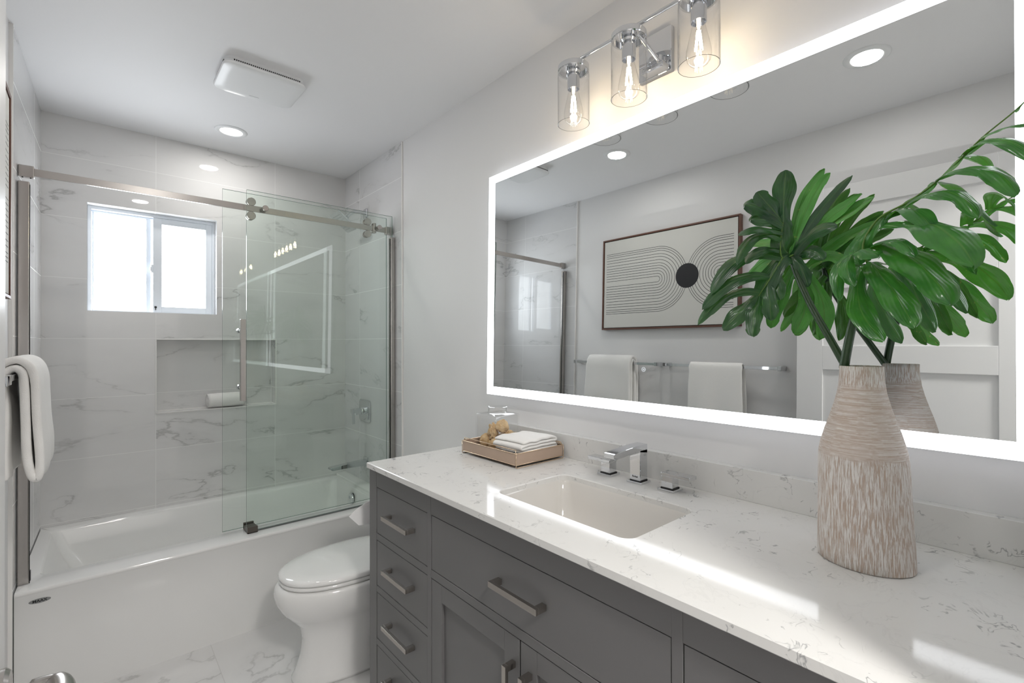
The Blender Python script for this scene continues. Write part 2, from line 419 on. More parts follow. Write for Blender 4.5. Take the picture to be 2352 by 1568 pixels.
# outside skin of the far wall round the window
bm = boxes((-0.14, WX0, 0.10, 0.13, FZ, CZ), (WX1, 1.66, 0.10, 0.13, FZ, CZ), (WX0, WX1, 0.10, 0.13, FZ, WZ0), (WX0, WX1, 0.10, 0.13, WZ1, CZ))
mkobj('wall_sheathing', bm, M['paint'], wall_far)
t = boxes(*[(NX0-0.004, NX0+0.001, -0.004, 0.001, NZ0-0.004, NZ1+0.004), (NX1-0.001, NX1+0.004, -0.004, 0.001, NZ0-0.004, NZ1+0.004),
            (NX0, NX1, -0.004, 0.001, NZ0-0.004, NZ0+0.001), (NX0, NX1, -0.004, 0.001, NZ1-0.001, NZ1+0.004)])
struct(mkobj('trim_1', t, M['trim']))
mkobj('niche_sill_trim', boxes((NX0, NX1, 0.084, 0.09, NZ0, NZ0+0.004), (NX1-0.004, NX1, 0, 0.09, NZ0, NZ0+0.003)), M['trim'], bpy.data.objects['trim_1'])

# left wall (paint) with the tiled part of the tub alcove, slightly out of square as in the photo
TE = -0.82
wl_ = sbox('wall_left', M['paint'], (-0.14, -0.030, -3.42, 0.13, FZ, CZ))
bm = bmesh.new()
loft(bm, [[(0,0.005,z),(-0.02,TE,z),(-0.03,TE,z),(-0.03,0.005,z)] for z in (FZ,CZ)], True, True, True)
mkobj('tile_cladding', bm, M['tile_side'], wl_)
struct(mkobj('trim_2', boxes((-0.03, -0.0185, TE-0.005, TE, FZ, CZ)), M['trim']))
wr_ = sbox('wall_right', M['paint'], (1.526, 1.66, -3.42, 0.13, FZ, CZ))
mkobj('tile_cladding', boxes((1.52, 1.528, TE, 0.005, FZ, CZ)), M['tile_side'], wr_)
struct(mkobj('trim_3', boxes((1.518, 1.53, TE-0.009, TE, FZ, CZ)), M['trim'], bevel=0.003))
# near wall with the doorway the photograph is taken through
DX0, DX1, DZ = 0.087, 0.905, 2.10
sbox('wall_near', M['paint'], (-0.030, DX0-0.02, -3.42, -3.30, FZ, CZ), (DX1+0.02, 1.526, -3.42, -3.30, FZ, CZ), (DX0-0.02, DX1+0.02, -3.42, -3.30, DZ+0.02, CZ))
struct(mkobj('trim_4', boxes((DX0-0.02, DX0, -3.425, -3.295, FZ, DZ+0.02), (DX1, DX1+0.02, -3.425, -3.295, FZ, DZ+0.02), (DX0, DX1, -3.425, -3.295, DZ, DZ+0.02)), M['door']))
struct(mkobj('trim_5', boxes((DX1+0.005, DX1+0.075, -3.30, -3.288, FZ, DZ+0.075), (DX0-0.02, DX1+0.005, -3.30, -3.288, DZ+0.005, DZ+0.075)), M['door']))
# hallway behind the camera
sbox('floor_hall', M['tile_floor'], (-1.2, 2.4, -4.9, -3.42, FZ-0.1, FZ))
sbox('ceiling_hall', M['ceil'], (-1.2, 2.4, -4.9, -3.42, CZ, CZ+0.1))
sbox('wall_hall', M['paint'], (-1.2, 2.4, -5.0, -4.9, FZ, CZ), (-1.3, -1.2, -4.9, -3.42, FZ, CZ), (2.4, 2.5, -4.9, -3.42, FZ, CZ), (-1.2, -0.14, -3.42, -3.30, FZ, CZ), (1.66, 2.4, -3.42, -3.30, FZ, CZ))
struct(mkobj('baseboard_left', boxes((-0.030, -0.018, -3.30, -0.83, FZ, FZ+0.09)), M['door'], bevel=0.003))
struct(mkobj('baseboard_right', boxes((1.514, 1.526, -1.62, -0.83, FZ, FZ+0.09)), M['door'], bevel=0.003))

# door leaf standing open against the left wall
d1 = struct(empty('door_1', (0.088, -3.235, FZ)))
DA = At(d1)
y0, y1 = -3.235, -2.418; ztop = 2.078
ph = [(1.700,1.972),(1.318,1.588),(0.935,1.204),(0.552,0.820),(0.168,0.437)]
bm = bmesh.new()
def frame_rects(bm, xa, xb):
    box(bm, xa, xb, y0, y0+0.110, FZ+0.012, ztop); box(bm, xa, xb, y1-0.112, y1, FZ+0.012, ztop)
    zz = [FZ+0.012] + [v for a in ph[::-1] for v in a] + [ztop]
    for k in range(0, len(zz), 2): box(bm, xa, xb, y0+0.110, y1-0.112, zz[k], zz[k+1])
frame_rects(bm, 0.088, 0.123)
DA.part('stile_and_rail_frame', bm, M['door'], bevel=0.0015)
for a in ph: DA.part('panel', boxes((0.098, 0.113, y0+0.105, y1-0.107, a[0]-0.005, a[1]+0.005)), M['door'])
bm = bmesh.new(); lathe(bm, [(0.0001,0),(0.032,0),(0.032,0.006),(0.028,0.010),(0.0001,0.010)], (0.123,-2.475,0.873), 'X', 32)
ros = DA.part('rosette', bm, M['nickel'], smooth=True, auto=35)
bm = bmesh.new()
tube(bm, catmull([(0.130,-2.475,0.869),(0.148,-2.475,0.869),(0.166,-2.477,0.869),(0.175,-2.489,0.869),(0.178,-2.530,0.869),(0.177,-2.59,0.870)], 6), [0.010]*7+[0.0140]*8+[0.0155]*8+[0.013]*8, 20)
DA.part('lever_handle', bm, M['nickel'], smooth=True)
for z in (0.15, 1.0, 1.88):
    bm = bmesh.new(); lathe(bm, [(0.0001,0),(0.007,0),(0.007,0.09),(0.0001,0.09)], (0.128,-3.243,z), 'Z', 12); DA.part('hinge', bm, M['nickel'], smooth=True, auto=35)

# window
win = struct(empty('window_1', (0.458, 0.06, WZ0)))
A_ = At(win)
fy0, fy1 = 0.062, 0.128
A_.part('window_frame', boxes((WX0,WX0+0.016,fy0,fy1,WZ0,WZ1),(WX1-0.014,WX1,fy0,fy1,WZ0,WZ1),(WX0+0.016,WX1-0.014,fy0,fy1,WZ1-0.018,WZ1),(WX0+0.016,WX1-0.014,fy0,fy1,WZ0,WZ0+0.006),
   (WX0+0.016,WX1-0.014,fy0+0.03,fy0+0.034,WZ1-0.026,WZ1-0.018)), M['vinyl'], bevel=0.001)
bm = boxes((0.188,0.196,0.098,0.122,1.469,2.003),(0.418,0.440,0.098,0.122,1.469,2.003),(0.196,0.418,0.098,0.122,1.992,2.003),(0.196,0.418,0.098,0.122,1.469,1.474))
s1 = A_.part('fixed_sash', bm, M['vinyl'], bevel=0.001)
A_.part('pane', boxes((0.194,0.420,0.108,0.112,1.472,1.994)), M['clear'], parent=s1)
bm = boxes((0.447,0.487,0.068,0.094,1.469,2.003),(0.700,0.732,0.068,0.094,1.469,2.003),(0.487,0.700,0.068,0.094,1.969,2.003),(0.487,0.700,0.068,0.094,1.469,1.501))
s2 = A_.part('sliding_sash', bm, M['vinyl'], bevel=0.0015)
A_.part('pane', boxes((0.485,0.702,0.080,0.084,1.499,1.971)), M['clear'], parent=s2)
A_.part('latch', boxes((0.438,0.449,0.060,0.070,1.690,1.735),(0.434,0.442,0.056,0.064,1.70,1.722)), M['vinyl'], parent=s2, bevel=0.001)
bm = bmesh.new(); lathe(bm, [(0.0001,0),(0.006,0),(0.006,-0.003),(0.0001,-0.003)], (0.459,0.068,1.497), 'Y', 16); box(bm, 0.457,0.461,0.065,0.068,1.481,1.493)
A_.part('key_lock', bm, M['black'], parent=s2)

# ---------------------------------------------------------------- ceiling fittings
def downlight(x, y, label, watts):
    t = thing('downlight', label, 'ceiling light', (x, y, CZ), 'recessed ceiling downlights')
    bm = bmesh.new(); lathe(bm, [(0.052,0.004),(0.052,-0.003),(0.056,-0.006),(0.072,-0.005),(0.078,-0.001),(0.078,0.0)], (0,0,0), 'Z', 48)
    mkobj('trim_ring', bm, M['plastic'], t, smooth=True)
    bm = bmesh.new(); lathe(bm, [(0.0001,-0.0025),(0.0525,-0.0025)], (0,0,0), 'Z', 48)
    mkobj('lens', bm, M['lens'], t)
    area('downlight_lamp', (0,0,-0.008), (0,0,0), 0.10, 0.10, watts, (1.0,0.975,0.94), 'DISK', t)
downlight(0.757, -0.343, 'round white recessed downlight over the bathtub, seen directly', 3.3)
downlight(0.470, -1.560, 'round recessed downlight seen left of the painting only in the mirror', 3.3)
downlight(0.519, -2.790, 'round recessed downlight seen in the top right of the mirror', 3.3)
fan = thing('exhaust_fan', 'flat white square exhaust fan cover with rounded corners on the ceiling', 'exhaust fan', (0.745, -1.0, CZ))
bm = bmesh.new(); loft(bm, [rrect(0,0,0.150,0.128,0.035,0), rrect(0,0,0.152,0.130,0.035,-0.012), rrect(0,0,0.150,0.128,0.035,-0.015)], True, False, True)
mkobj('housing', bm, M['plastic'], fan, smooth=True, auto=35)
bm = bmesh.new()
for k in range(34): box(bm, -0.125+k*0.0075, -0.1205+k*0.0075, -0.1345, -0.130, -0.0225, -0.0165)
mkobj('vent_slots', bm, M['black'], fan); bm = bmesh.new()
for k in range(28): box(bm, -0.1565, -0.152, -0.105+k*0.0075, -0.1005+k*0.0075, -0.0225, -0.0165)
mkobj('vent_slots', bm, M['black'], fan)
bm = bmesh.new(); loft(bm, [rrect(0,0,0.154,0.132,0.038,-0.015), rrect(0,0,0.157,0.135,0.04,-0.0235), rrect(0,0,0.159,0.137,0.042,-0.026), rrect(0,0,0.158,0.136,0.042,-0.031), rrect(0,0,0.154,0.132,0.04,-0.0335), rrect(0,0,0.12,0.10,0.04,-0.0345)], True, True, True)
mkobj('cover', bm, M['plastic'], fan, smooth=True, auto=50)
mkobj('maker_mark', boxes((-0.02,0.02,0.100,0.104,-0.0346,-0.0343)), M['greyprint'], fan)

# ---------------------------------------------------------------- bathtub
RZ = 0.385
tub = thing('bathtub', 'white alcove bathtub with plain apron behind the glass shower door', 'bathtub', (0.76, -0.40, FZ))
TA = At(tub)
def rr_between(x0, x1, y0, y1, r, z, n=10): return rrect((x0+x1)/2, (y0+y1)/2, (x1-x0)/2, (y1-y0)/2, r, z, n)
def left_skew(lp):
    return [Vector((p.x - 0.001 + (0.0235*p.y if p.x < 0.3 else -0.0), p.y, p.z)) for p in lp]
bm = bmesh.new()
L = [left_skew(rr_between(0.002, 1.518, -0.796, -0.002, 0.002, FZ)),
     left_skew(rr_between(0.002, 1.518, -0.796, -0.002, 0.002, 0.20)),
     left_skew(rr_between(0.002, 1.518, -0.7965, -0.002, 0.002, 0.366)),
     left_skew(rr_between(0.002, 1.518, -0.7985, -0.002, 0.002, 0.369)),
     left_skew(rr_between(0.002, 1.518, -0.8005, -0.002, 0.003, 0.373)),
     left_skew(rr_between(0.002, 1.518, -0.8000, -0.002, 0.004, 0.379)),
     left_skew(rr_between(0.003, 1.517, -0.797, -0.003, 0.005, 0.3835)),
     left_skew(rr_between(0.004, 1.516, -0.790, -0.004, 0.006, RZ)),
     rr_between(0.036, 1.432, -0.664, -0.062, 0.030, RZ),
     rr_between(0.041, 1.427, -0.659, -0.067, 0.032, RZ-0.003),
     rr_between(0.046, 1.424, -0.655, -0.071, 0.034, RZ-0.012),
     rr_between(0.075, 1.412, -0.645, -0.085, 0.05, 0.28),
     rr_between(0.16, 1.395, -0.630, -0.11, 0.07, 0.12),
     rr_between(0.215, 1.375, -0.615, -0.13, 0.09, 0.055),
     rr_between(0.29, 1.33, -0.585, -0.165, 0.10, 0.030),
     rr_between(0.45, 1.2, -0.50, -0.25, 0.10, 0.026)]
loft(bm, L, True, True, True)
TA.part('tub_shell', bm, M['acrylic'], smooth=True, auto=40)
# raised ledge at the tap end
bm = bmesh.new()
loft(bm, [rr_between(1.450, 1.519, -0.60, -0.003, 0.02, z) for z in (RZ-0.002, RZ+0.012)] + [rr_between(1.454, 1.519, -0.596, -0.003, 0.02, RZ+0.016)], True, False, True)
TA.part('rear_ledge', bm, M['acrylic'], smooth=True, auto=40)
bm = bmesh.new()
lathe(bm, [(0.0001,-0.024),(0.028,-0.024),(0.034,-0.021),(0.036,-0.016),(0.036,-0.012),(0.0001,-0.012)], (1.424,-0.372,0.322), 'X', 36)
ov = TA.part('overflow_cover', bm, M['chrome'], smooth=True, auto=35)
bm = bmesh.new(); lathe(bm, [(0.0001,-0.013),(0.033,-0.013),(0.033,0.004),(0.0001,0.004)], (1.424,-0.372,0.322), 'X', 30)
TA.part('overflow_gasket', bm, M['black'], parent=ov)
bm = bmesh.new(); lathe(bm, [(0.0001,-0.03),(0.006,-0.03),(0.006,-0.024),(0.0001,-0.024)], (1.424,-0.372,0.332), 'X', 16)
TA.part('overflow_knob', bm, M['chrome'], parent=ov, smooth=True, auto=35)
bm = bmesh.new(); lathe(bm, [(0.0001,0.001),(0.034,0.001),(0.036,-0.002),(0.0001,-0.002)], (1.22,-0.372,0.030), 'Z', 28)
TA.part('drain', bm, M['chrome'], smooth=True, auto=35)
bm = bmesh.new()
el = [(0.050+0.030*math.cos(t), 0.338+0.0085*math.sin(t)) for t in (2*PI*k/40 for k in range(40))]
loft(bm, [[(x,-0.7978,z) for x,z in el],[(x,-0.795,z) for x,z in el]], True, True, True)
bd = TA.part('maker_badge', bm, pmat('badge_grey', (0.23,0.235,0.235), 0.4))
text_mesh('badge_text', 'MAAX', 0.0135, M['ink'], bd, Matrix.Translation(Vector((0.050,-0.7981,0.338))+TA.off) @ Matrix.Rotation(PI/2, 4, 'X') @ Matrix.Diagonal((1.05,1,1,1)))

# ---------------------------------------------------------------- shower screen
def glass_panel(x0, x1, y, z0, z1, t=0.008):
    bm = bmesh.new(); box(bm, x0, x1, y-t/2, y+t/2, z0, z1)
    bm.faces.ensure_lookup_table(); bmesh.ops.recalc_face_normals(bm, faces=bm.faces[:])
    for f in bm.faces: f.material_index = 0 if abs(f.normal.y) > 0.9 else 1
    return bm
YF, YR, YB = -0.728, -0.672, -0.700            # fixed glass, sliding glass, rail
fg = thing('fixed_glass_panel', 'tall fixed clear glass shower panel against the tiled right wall', 'glass panel', (1.13, YF, RZ))
A_ = At(fg)
A_.part('pane', glass_panel(0.750, 1.508, YF, RZ+0.006, 2.028), [M['pane'], M['pane_edge']])
for x in (0.832, 1.428):
    bm = bmesh.new(); lathe(bm, [(0.0001,-0.012),(0.0125,-0.012),(0.014,-0.010),(0.014,-0.004),(0.0001,-0.004)], (x, YF, 1.952), 'Y', 28)
    A_.part('standoff_cap', bm, M['nickel'], smooth=True, auto=30)
    bm = bmesh.new(); lathe(bm, [(0.0001,0.004),(0.008,0.004),(0.008,0.022),(0.0001,0.022)], (x, YF, 1.952), 'Y', 20)
    A_.part('standoff_stud', bm, M['nickel'], smooth=True, auto=30)
A_.part('bottom_seal', boxes((0.752,1.506,YF-0.004,YF+0.004,RZ,RZ+0.007)), M['clear_edge'])
sg = thing('sliding_glass_door', 'clear glass sliding shower door standing open behind the fixed panel, bar handle on its left edge', 'glass door', (1.08, YR, RZ))
A_ = At(sg)
A_.part('pane', glass_panel(0.659, 1.500, YR, RZ+0.012, 2.027), [M['pane'], M['pane_edge']])
for x in (0.776, 1.372):
    for z in (1.981, 1.913):
        bm = bmesh.new(); lathe(bm, [(0.0001,-0.036),(0.0185,-0.036),(0.0200,-0.034),(0.0200,-0.029),(0.0155,-0.0285),(0.0155,-0.012),(0.019,-0.012),(0.019,-0.004),(0.0001,-0.004)], (x, YR, z), 'Y', 36)
        rl = A_.part('roller', bm, M['nickel'], smooth=True, auto=30)
        bm = bmesh.new(); lathe(bm, [(0.0001,0.004),(0.016,0.004),(0.016,0.010),(0.0001,0.010)], (x, YR, z), 'Y', 28)
        A_.part('roller_backing', bm, M['nickel'], parent=rl, smooth=True, auto=30)
h = A_.part('bar_handle', boxes((0.7225,0.7455,-0.742,-0.720,1.018,1.406)), M['nickel'], bevel=0.0015)
for z in (1.352, 1.078):
    bm = bmesh.new(); lathe(bm, [(0.0001,-0.05),(0.008,-0.05),(0.008,-0.004),(0.0001,-0.004)], (0.734, YR, z), 'Y', 18)
    A_.part('handle_post', bm, M['chrome'], parent=h, smooth=True, auto=30)
    bm = bmesh.new(); lathe(bm, [(0.0001,0.030),(0.009,0.028),(0.0135,0.021),(0.014,0.014),(0.010,0.006),(0.010,0.004),(0.0001,0.004)], (0.734, YR, z), 'Y', 24)
    A_.part('inner_knob', bm, M['chrome'], parent=h, smooth=True, auto=50)
rail = thing('shower_rail', 'brushed nickel flat shower door rail spanning the tub alcove', 'shower rail', (0.75, YB, 1.948))
A_ = At(rail)
A_.part('rail_bar', boxes((-0.012,1.516,YB-0.005,YB+0.005,1.934,1.963)), M['nickel'], bevel=0.001)
for x0, x1 in ((-0.017,0.027),(1.478,1.519)):
    b_ = A_.part('end_bracket', boxes((x0,x1,YB-0.013,YB+0.013,1.925,1.970)), M['nickel'], bevel=0.003)
for x in (-0.005, 0.017):
    bm = bmesh.new(); lathe(bm, [(0.0001,0),(0.0025,0),(0.0025,-0.003),(0.0001,-0.003)], (x, YB-0.006, 1.925), 'Z', 10); A_.part('set_screw', bm, M['black'])
A_.part('door_stop', boxes((1.400,1.417,YB-0.016,YB+0.016,1.928,1.978),(1.398,1.419,YB-0.014,YB+0.014,1.922,1.930)), M['nickel'], bevel=0.003)
def wall_post(name, label, x0, x1, xl0, xl1, skew):
    t = thing(name, label, 'wall channel', ((x0+x1)/2, -0.70, RZ)); a = At(t)
    yb, yf = (-0.728, -0.700) if skew else (-0.746, -0.716)
    a.part('channel', boxes((x0,x1,yb,yf,RZ,1.905)), M['nickel'], bevel=0.003)
    a.part('gasket', boxes((xl0,xl1,yb+0.004,yb+0.012,RZ+0.001,1.895)), M['black'])
    return a
a_l = wall_post('wall_channel', 'brushed nickel wall channel at the left end of the tub', -0.0165, 0.0155, 0.0155, 0.0175, True)
a_l.part('bumper', boxes((0.0155,0.0195,-0.722,-0.706,RZ+0.008,RZ+0.045)), M['black'])
wall_post('wall_channel', 'brushed nickel wall channel holding the fixed glass at the right wall', 1.4915, 1.5195, 1.4885, 1.4916, False)
gd = thing('door_guide', 'small dark nickel door guide block on the tub rim', 'door guide', (0.776, -0.70, RZ)); A_ = At(gd)
A_.part('guide_block', boxes((0.750,0.795,-0.748,-0.732,RZ,RZ+0.030),(0.750,0.795,-0.724,-0.680,RZ,RZ+0.024),(0.750,0.795,-0.668,-0.656,RZ,RZ+0.030),(0.750,0.795,-0.748,-0.656,RZ,RZ+0.005)), pmat('guide_nickel', (0.13,0.115,0.10), 0.3, metal=0.8), bevel=0.0012)

# ---------------------------------------------------------------- shower fittings
sh = thing('shower_sprayer', 'square chrome shower head on a bent arm high on the right tiled wall', 'shower head', (1.52, -0.345, 2.125)); A_ = At(sh)
bm = bmesh.new(); loft(bm, [orient(rrect(0,0,0.028,0.032,0.014,h_), 'X', (1.5195,-0.345,2.125)) for h_ in (0,-0.006)] + [orient(rrect(0,0,0.024,0.028,0.012,-0.010), 'X', (1.5195,-0.345,2.125))], True, True, True)
A_.part('flange', bm, M['chrome'], smooth=True, auto=35)
bm = bmesh.new(); tube(bm, catmull([(1.515,-0.345,2.128),(1.48,-0.345,2.132),(1.445,-0.345,2.126),(1.412,-0.345,2.102),(1.392,-0.345,2.078)], 6), 0.0105, 16)
A_.part('arm', bm, M['chrome'], smooth=True)
bm = bmesh.new(); lathe(bm, [(0.0001,0.02),(0.014,0.02),(0.018,0.008),(0.016,-0.006),(0.0001,-0.008)], (0,0,0), 'Z', 24)
Rm = Matrix.Translation((1.384,-0.345,2.066)) @ Matrix.Rotation(math.radians(38), 4, 'Y')
bm.transform(Rm); A_.part('ball_joint', bm, M['chrome'], smooth=True)
bm = bmesh.new(); loft(bm, [rrect(0,0,0.045,0.045,0.012,-0.006), rrect(0,0,0.072,0.072,0.014,-0.014), rrect(0,0,0.075,0.075,0.015,-0.017), rrect(0,0,0.075,0.075,0.015,-0.024), rrect(0,0,0.070,0.070,0.014,-0.026)], True, True, True)
bm.transform(Rm); hd = A_.part('spray_plate', bm, M['chrome'], smooth=True, auto=35)
bm = bmesh.new()
for i in range(7):
    for j in range(7): box(bm, -0.052+i*0.0173-0.002, -0.052+i*0.0173+0.002, -0.052+j*0.0173-0.002, -0.052+j*0.0173+0.002, -0.0275, -0.0255)
bm.transform(Rm); A_.part('nozzles', bm, M['greyprint'], parent=hd)
va = thing('shower_valve', 'chrome shower valve with rounded plate and lever on the right tiled wall', 'shower valve', (1.52, -0.335, 0.855)); A_ = At(va)
c0 = (1.5195,-0.335,0.857)
bm = bmesh.new(); loft(bm, [orient(rrect(0,0,0.082,0.070,0.022,0), 'X', c0), orient(rrect(0,0,0.082,0.070,0.022,-0.006), 'X', c0), orient(rrect(0,0,0.078,0.066,0.020,-0.009), 'X', c0)], True, True, True)
A_.part('plate', bm, M['chrome'], smooth=True, auto=35)
bm = bmesh.new(); lathe(bm, [(0.0001,-0.032),(0.022,-0.032),(0.024,-0.028),(0.024,-0.008),(0.0001,-0.008)], c0, 'X', 30); A_.part('collar', bm, M['chrome'], smooth=True, auto=35)
bm = bmesh.new(); loft(bm, [orient(rrect(0,0,0.017,0.021,0.005,h_), 'X', c0) for h_ in (-0.032,-0.074)], True, True, True); A_.part('valve_body', bm, M['chrome'], smooth=True, auto=35, bevel=0.001)
bm = bmesh.new(); loft(bm, [orient(rrect(0,-0.035,0.0105,0.043,0.006,h_), 'X', c0) for h_ in (-0.074,-0.086)], True, True, True)
loft(bm, [orient(rrect(0.004,0.004,0.019,0.013,0.005,h_), 'X', c0) for h_ in (-0.0745,-0.090)], True, True, True); A_.part('lever', bm, M['chrome'], smooth=True, auto=35)
sp_ = thing('tub_spout', 'long flat chrome tub spout on the right tiled wall above the tub', 'tub spout', (1.52, -0.350, 0.525)); A_ = At(sp_)
bm = bmesh.new(); loft(bm, [orient(rrect(0,0,0.028,0.034,0.008,h_), 'X', (1.5195,-0.352,0.528)) for h_ in (0,-0.008)], True, True, True); A_.part('flange', bm, M['chrome'], smooth=True, auto=35)
bm = bmesh.new(); loft(bm, [[(x,-0.352-hw,z0),(x,-0.352+hw,z0),(x,-0.352+hw,z1),(x,-0.352-hw,z1)] for x,hw,z0,z1 in ((1.512,0.024,0.512,0.546),(1.44,0.024,0.513,0.543),(1.34,0.024,0.514,0.537),(1.292,0.024,0.513,0.5335),(1.280,0.022,0.521,0.532))], True, True, True)
A_.part('spout_body', bm, M['chrome'], bevel=0.002)

# ---------------------------------------------------------------- rolled towel in the niche
rt = thing('rolled_towel', 'white towel rolled up and lying on the shampoo niche sill', 'towel', (0.795, 0.045, NZ0)); A_ = At(rt)
def spiral_roll(length, r0, turns, th, flat=0.88):
    bm = bmesh.new(); n = int(turns*26); prof = []
    for k in range(n+1):
        a = 2*PI*turns*k/n; r = 0.008 + (r0-0.008)*k/n
        prof.append((r*math.cos(a), r*math.sin(a)*flat))
    rings = []
    L = 12
    for i in range(L+1):
        x = -length/2 + length*i/L; e = 1 - 0.05*(abs(i-L/2)/(L/2))**4
        ring = []
        for (a, b) in prof: ring.append((x + 0.004*noise.noise((a*30,b*30,i)), a*e*(1+0.03*noise.noise((i*.4,a*20,1))), b*e))
        rings.append(ring)
    loft(bm, rings, False)
    return bm
bm = spiral_roll(0.196, 0.0465, 3.4, 0.01)
bm.transform(Matrix.Translation((0.800,0.042,NZ0+0.0468)) @ Matrix.Rotation(math.radians(4), 4, 'Z') @ Matrix.Rotation(1.9, 4, 'X'))
o = A_.part('towel_roll', bm, M['towel'], smooth=True)
md = o.modifiers.new('thick', 'SOLIDIFY'); md.thickness = 0.0085; md.offset = -1

# ---------------------------------------------------------------- toilet
to = thing('toilet', 'white one piece style toilet with elongated closed lid between tub and vanity', 'toilet', (1.15, -1.29, FZ)); A_ = At(to)
YT = -1.29
def egg(xf, xb, b, z, n=56, p=2.25, yc=YT, split=0.52):
    """egg outline: pointed end at xf (towards -x), blunt at xb"""
    xf += 0.008; xm = xf + (xb-xf)*split; pts = []
    for k in range(n):
        t = 2*PI*k/n; c, s = math.cos(t), math.sin(t)
        cx = math.copysign(abs(c)**(2/p), c); sy = math.copysign(abs(s)**(2/p), s)
        pts.append((xm - (xm-xf)*cx if c > 0 else xm - (xb-xm)*cx, yc + b*sy, z))
    return pts
bm = bmesh.new()
loft(bm, [egg(0.785,1.42,0.128,FZ), egg(0.785,1.42,0.128,FZ+0.012), egg(0.800,1.42,0.120,FZ+0.035), egg(0.820,1.42,0.112,0.05), egg(0.826,1.42,0.110,0.11),
   egg(0.812,1.42,0.118,0.165), egg(0.775,1.42,0.142,0.205), egg(0.745,1.42,0.165,0.240), egg(0.728,1.42,0.178,0.275), egg(0.722,1.41,0.184,0.305), egg(0.727,1.40,0.186,0.328), egg(0.737,1.40,0.183,0.340), egg(0.76,1.38,0.165,0.3435)], True, True, True)
A_.part('bowl', bm, M['china'], smooth=True)
bm = bmesh.new()
loft(bm, [egg(0.748,1.30,0.170,0.345), egg(0.742,1.30,0.176,0.347), egg(0.740,1.30,0.178,0.353), egg(0.742,1.30,0.176,0.360), egg(0.76,1.29,0.165,0.3605)], True, True, True)
A_.part('seat', bm, M['china'], smooth=True)
bm = bmesh.new()
loft(bm, [egg(0.75,1.30,0.168,0.3625), egg(0.741,1.305,0.177,0.364), egg(0.739,1.305,0.179,0.370), egg(0.742,1.305,0.177,0.378), egg(0.755,1.30,0.168,0.384), egg(0.80,1.27,0.135,0.388), egg(0.88,1.2,0.08,0.390)], True, True, True)
A_.part('lid', bm, M['china'], smooth=True)
bm = bmesh.new(); loft(bm, [rr_between(1.31,1.505,YT-0.17,YT+0.17,0.04,z_) for z_ in (0.335,)] + [rr_between(1.305,1.508,YT-0.195,YT+0.195,0.04,0.42), rr_between(1.300,1.51,YT-0.205,YT+0.205,0.04,0.66)], True, True, True)
A_.part('tank', bm, M['china'], smooth=True, auto=50)
bm = bmesh.new(); loft(bm, [rr_between(1.292,1.514,YT-0.212,YT+0.212,0.04,0.66), rr_between(1.290,1.515,YT-0.214,YT+0.214,0.04,0.668), rr_between(1.292,1.514,YT-0.212,YT+0.212,0.04,0.69), rr_between(1.31,1.505,YT-0.19,YT+0.19,0.04,0.697)], True, True, True)
A_.part('tank_lid', bm, M['china'], smooth=True, auto=50)
for y in (-0.065, 0.065):
    bm = bmesh.new(); box(bm, 1.292, 1.312, YT+y-0.022, YT+y+0.022, 0.345, 0.392); A_.part('hinge_cap', bm, M['china'], bevel=0.005, seg=3)
bm = bmesh.new(); tube(bm, [(1.302,YT+0.13,0.60),(1.285,YT+0.13,0.60)], 0.012, 16); tube(bm, [(1.285,YT+0.135,0.60),(1.283,YT+0.06,0.592)], 0.006, 12); A_.part('flush_lever', bm, M['chrome'], smooth=True, auto=40)

# ---------------------------------------------------------------- paper roll on the vanity end
tp = thing('toilet_paper_holder', 'nickel toilet paper holder fixed to the tub side of the vanity', 'paper holder', (1.17, -1.665, 0.66)); A_ = At(tp)
A_.part('mount', boxes((1.165,1.20,-1.668,-1.66,0.64,0.68)), M['nickel'], bevel=0.002)
A_.part('arm', boxes((1.176,1.188,-1.66,-1.588,0.654,0.666),(1.035,1.188,-1.600,-1.588,0.654,0.666)), M['nickel'], bevel=0.002)
tr = thing('toilet_paper_roll', 'white toilet paper roll, its end folded to a point sticking out left of the vanity', 'toilet paper', (1.11, -1.594, 0.645)); A_ = At(tr)
bm = bmesh.new(); lathe(bm, [(0.020,-0.052),(0.054,-0.052),(0.056,-0.050),(0.056,0.050),(0.054,0.052),(0.020,0.052),(0.020,-0.052)], (1.105,-1.594,0.648), 'X', 40)
A_.part('roll', bm, M['paper'], smooth=True, auto=35)
bm = bmesh.new()
def sheet(bm, rows, n=8):
    loft(bm, [[Vector(a).lerp(Vector(b), k/n) for k in range(n+1)] for a, b in rows], False)
sheet(bm, [((1.153,-1.560,0.695),(1.058,-1.560,0.695)), ((1.150,-1.542,0.676),(1.02,-1.541,0.690)), ((1.10,-1.535,0.640),(0.985,-1.541,0.680)), ((1.02,-1.533,0.612),(0.95,-1.545,0.668)), ((0.965,-1.545,0.605),(0.925,-1.55,0.655))])
sheet(bm, [((1.07,-1.545,0.61),(1.06,-1.537,0.695)), ((0.99,-1.55,0.600),(0.985,-1.538,0.680)), ((0.952,-1.555,0.607),(0.915,-1.553,0.648))])
o = A_.part('folded_sheet', bm, M['paper']); md = o.modifiers.new('thick','SOLIDIFY'); md.thickness = 0.0008

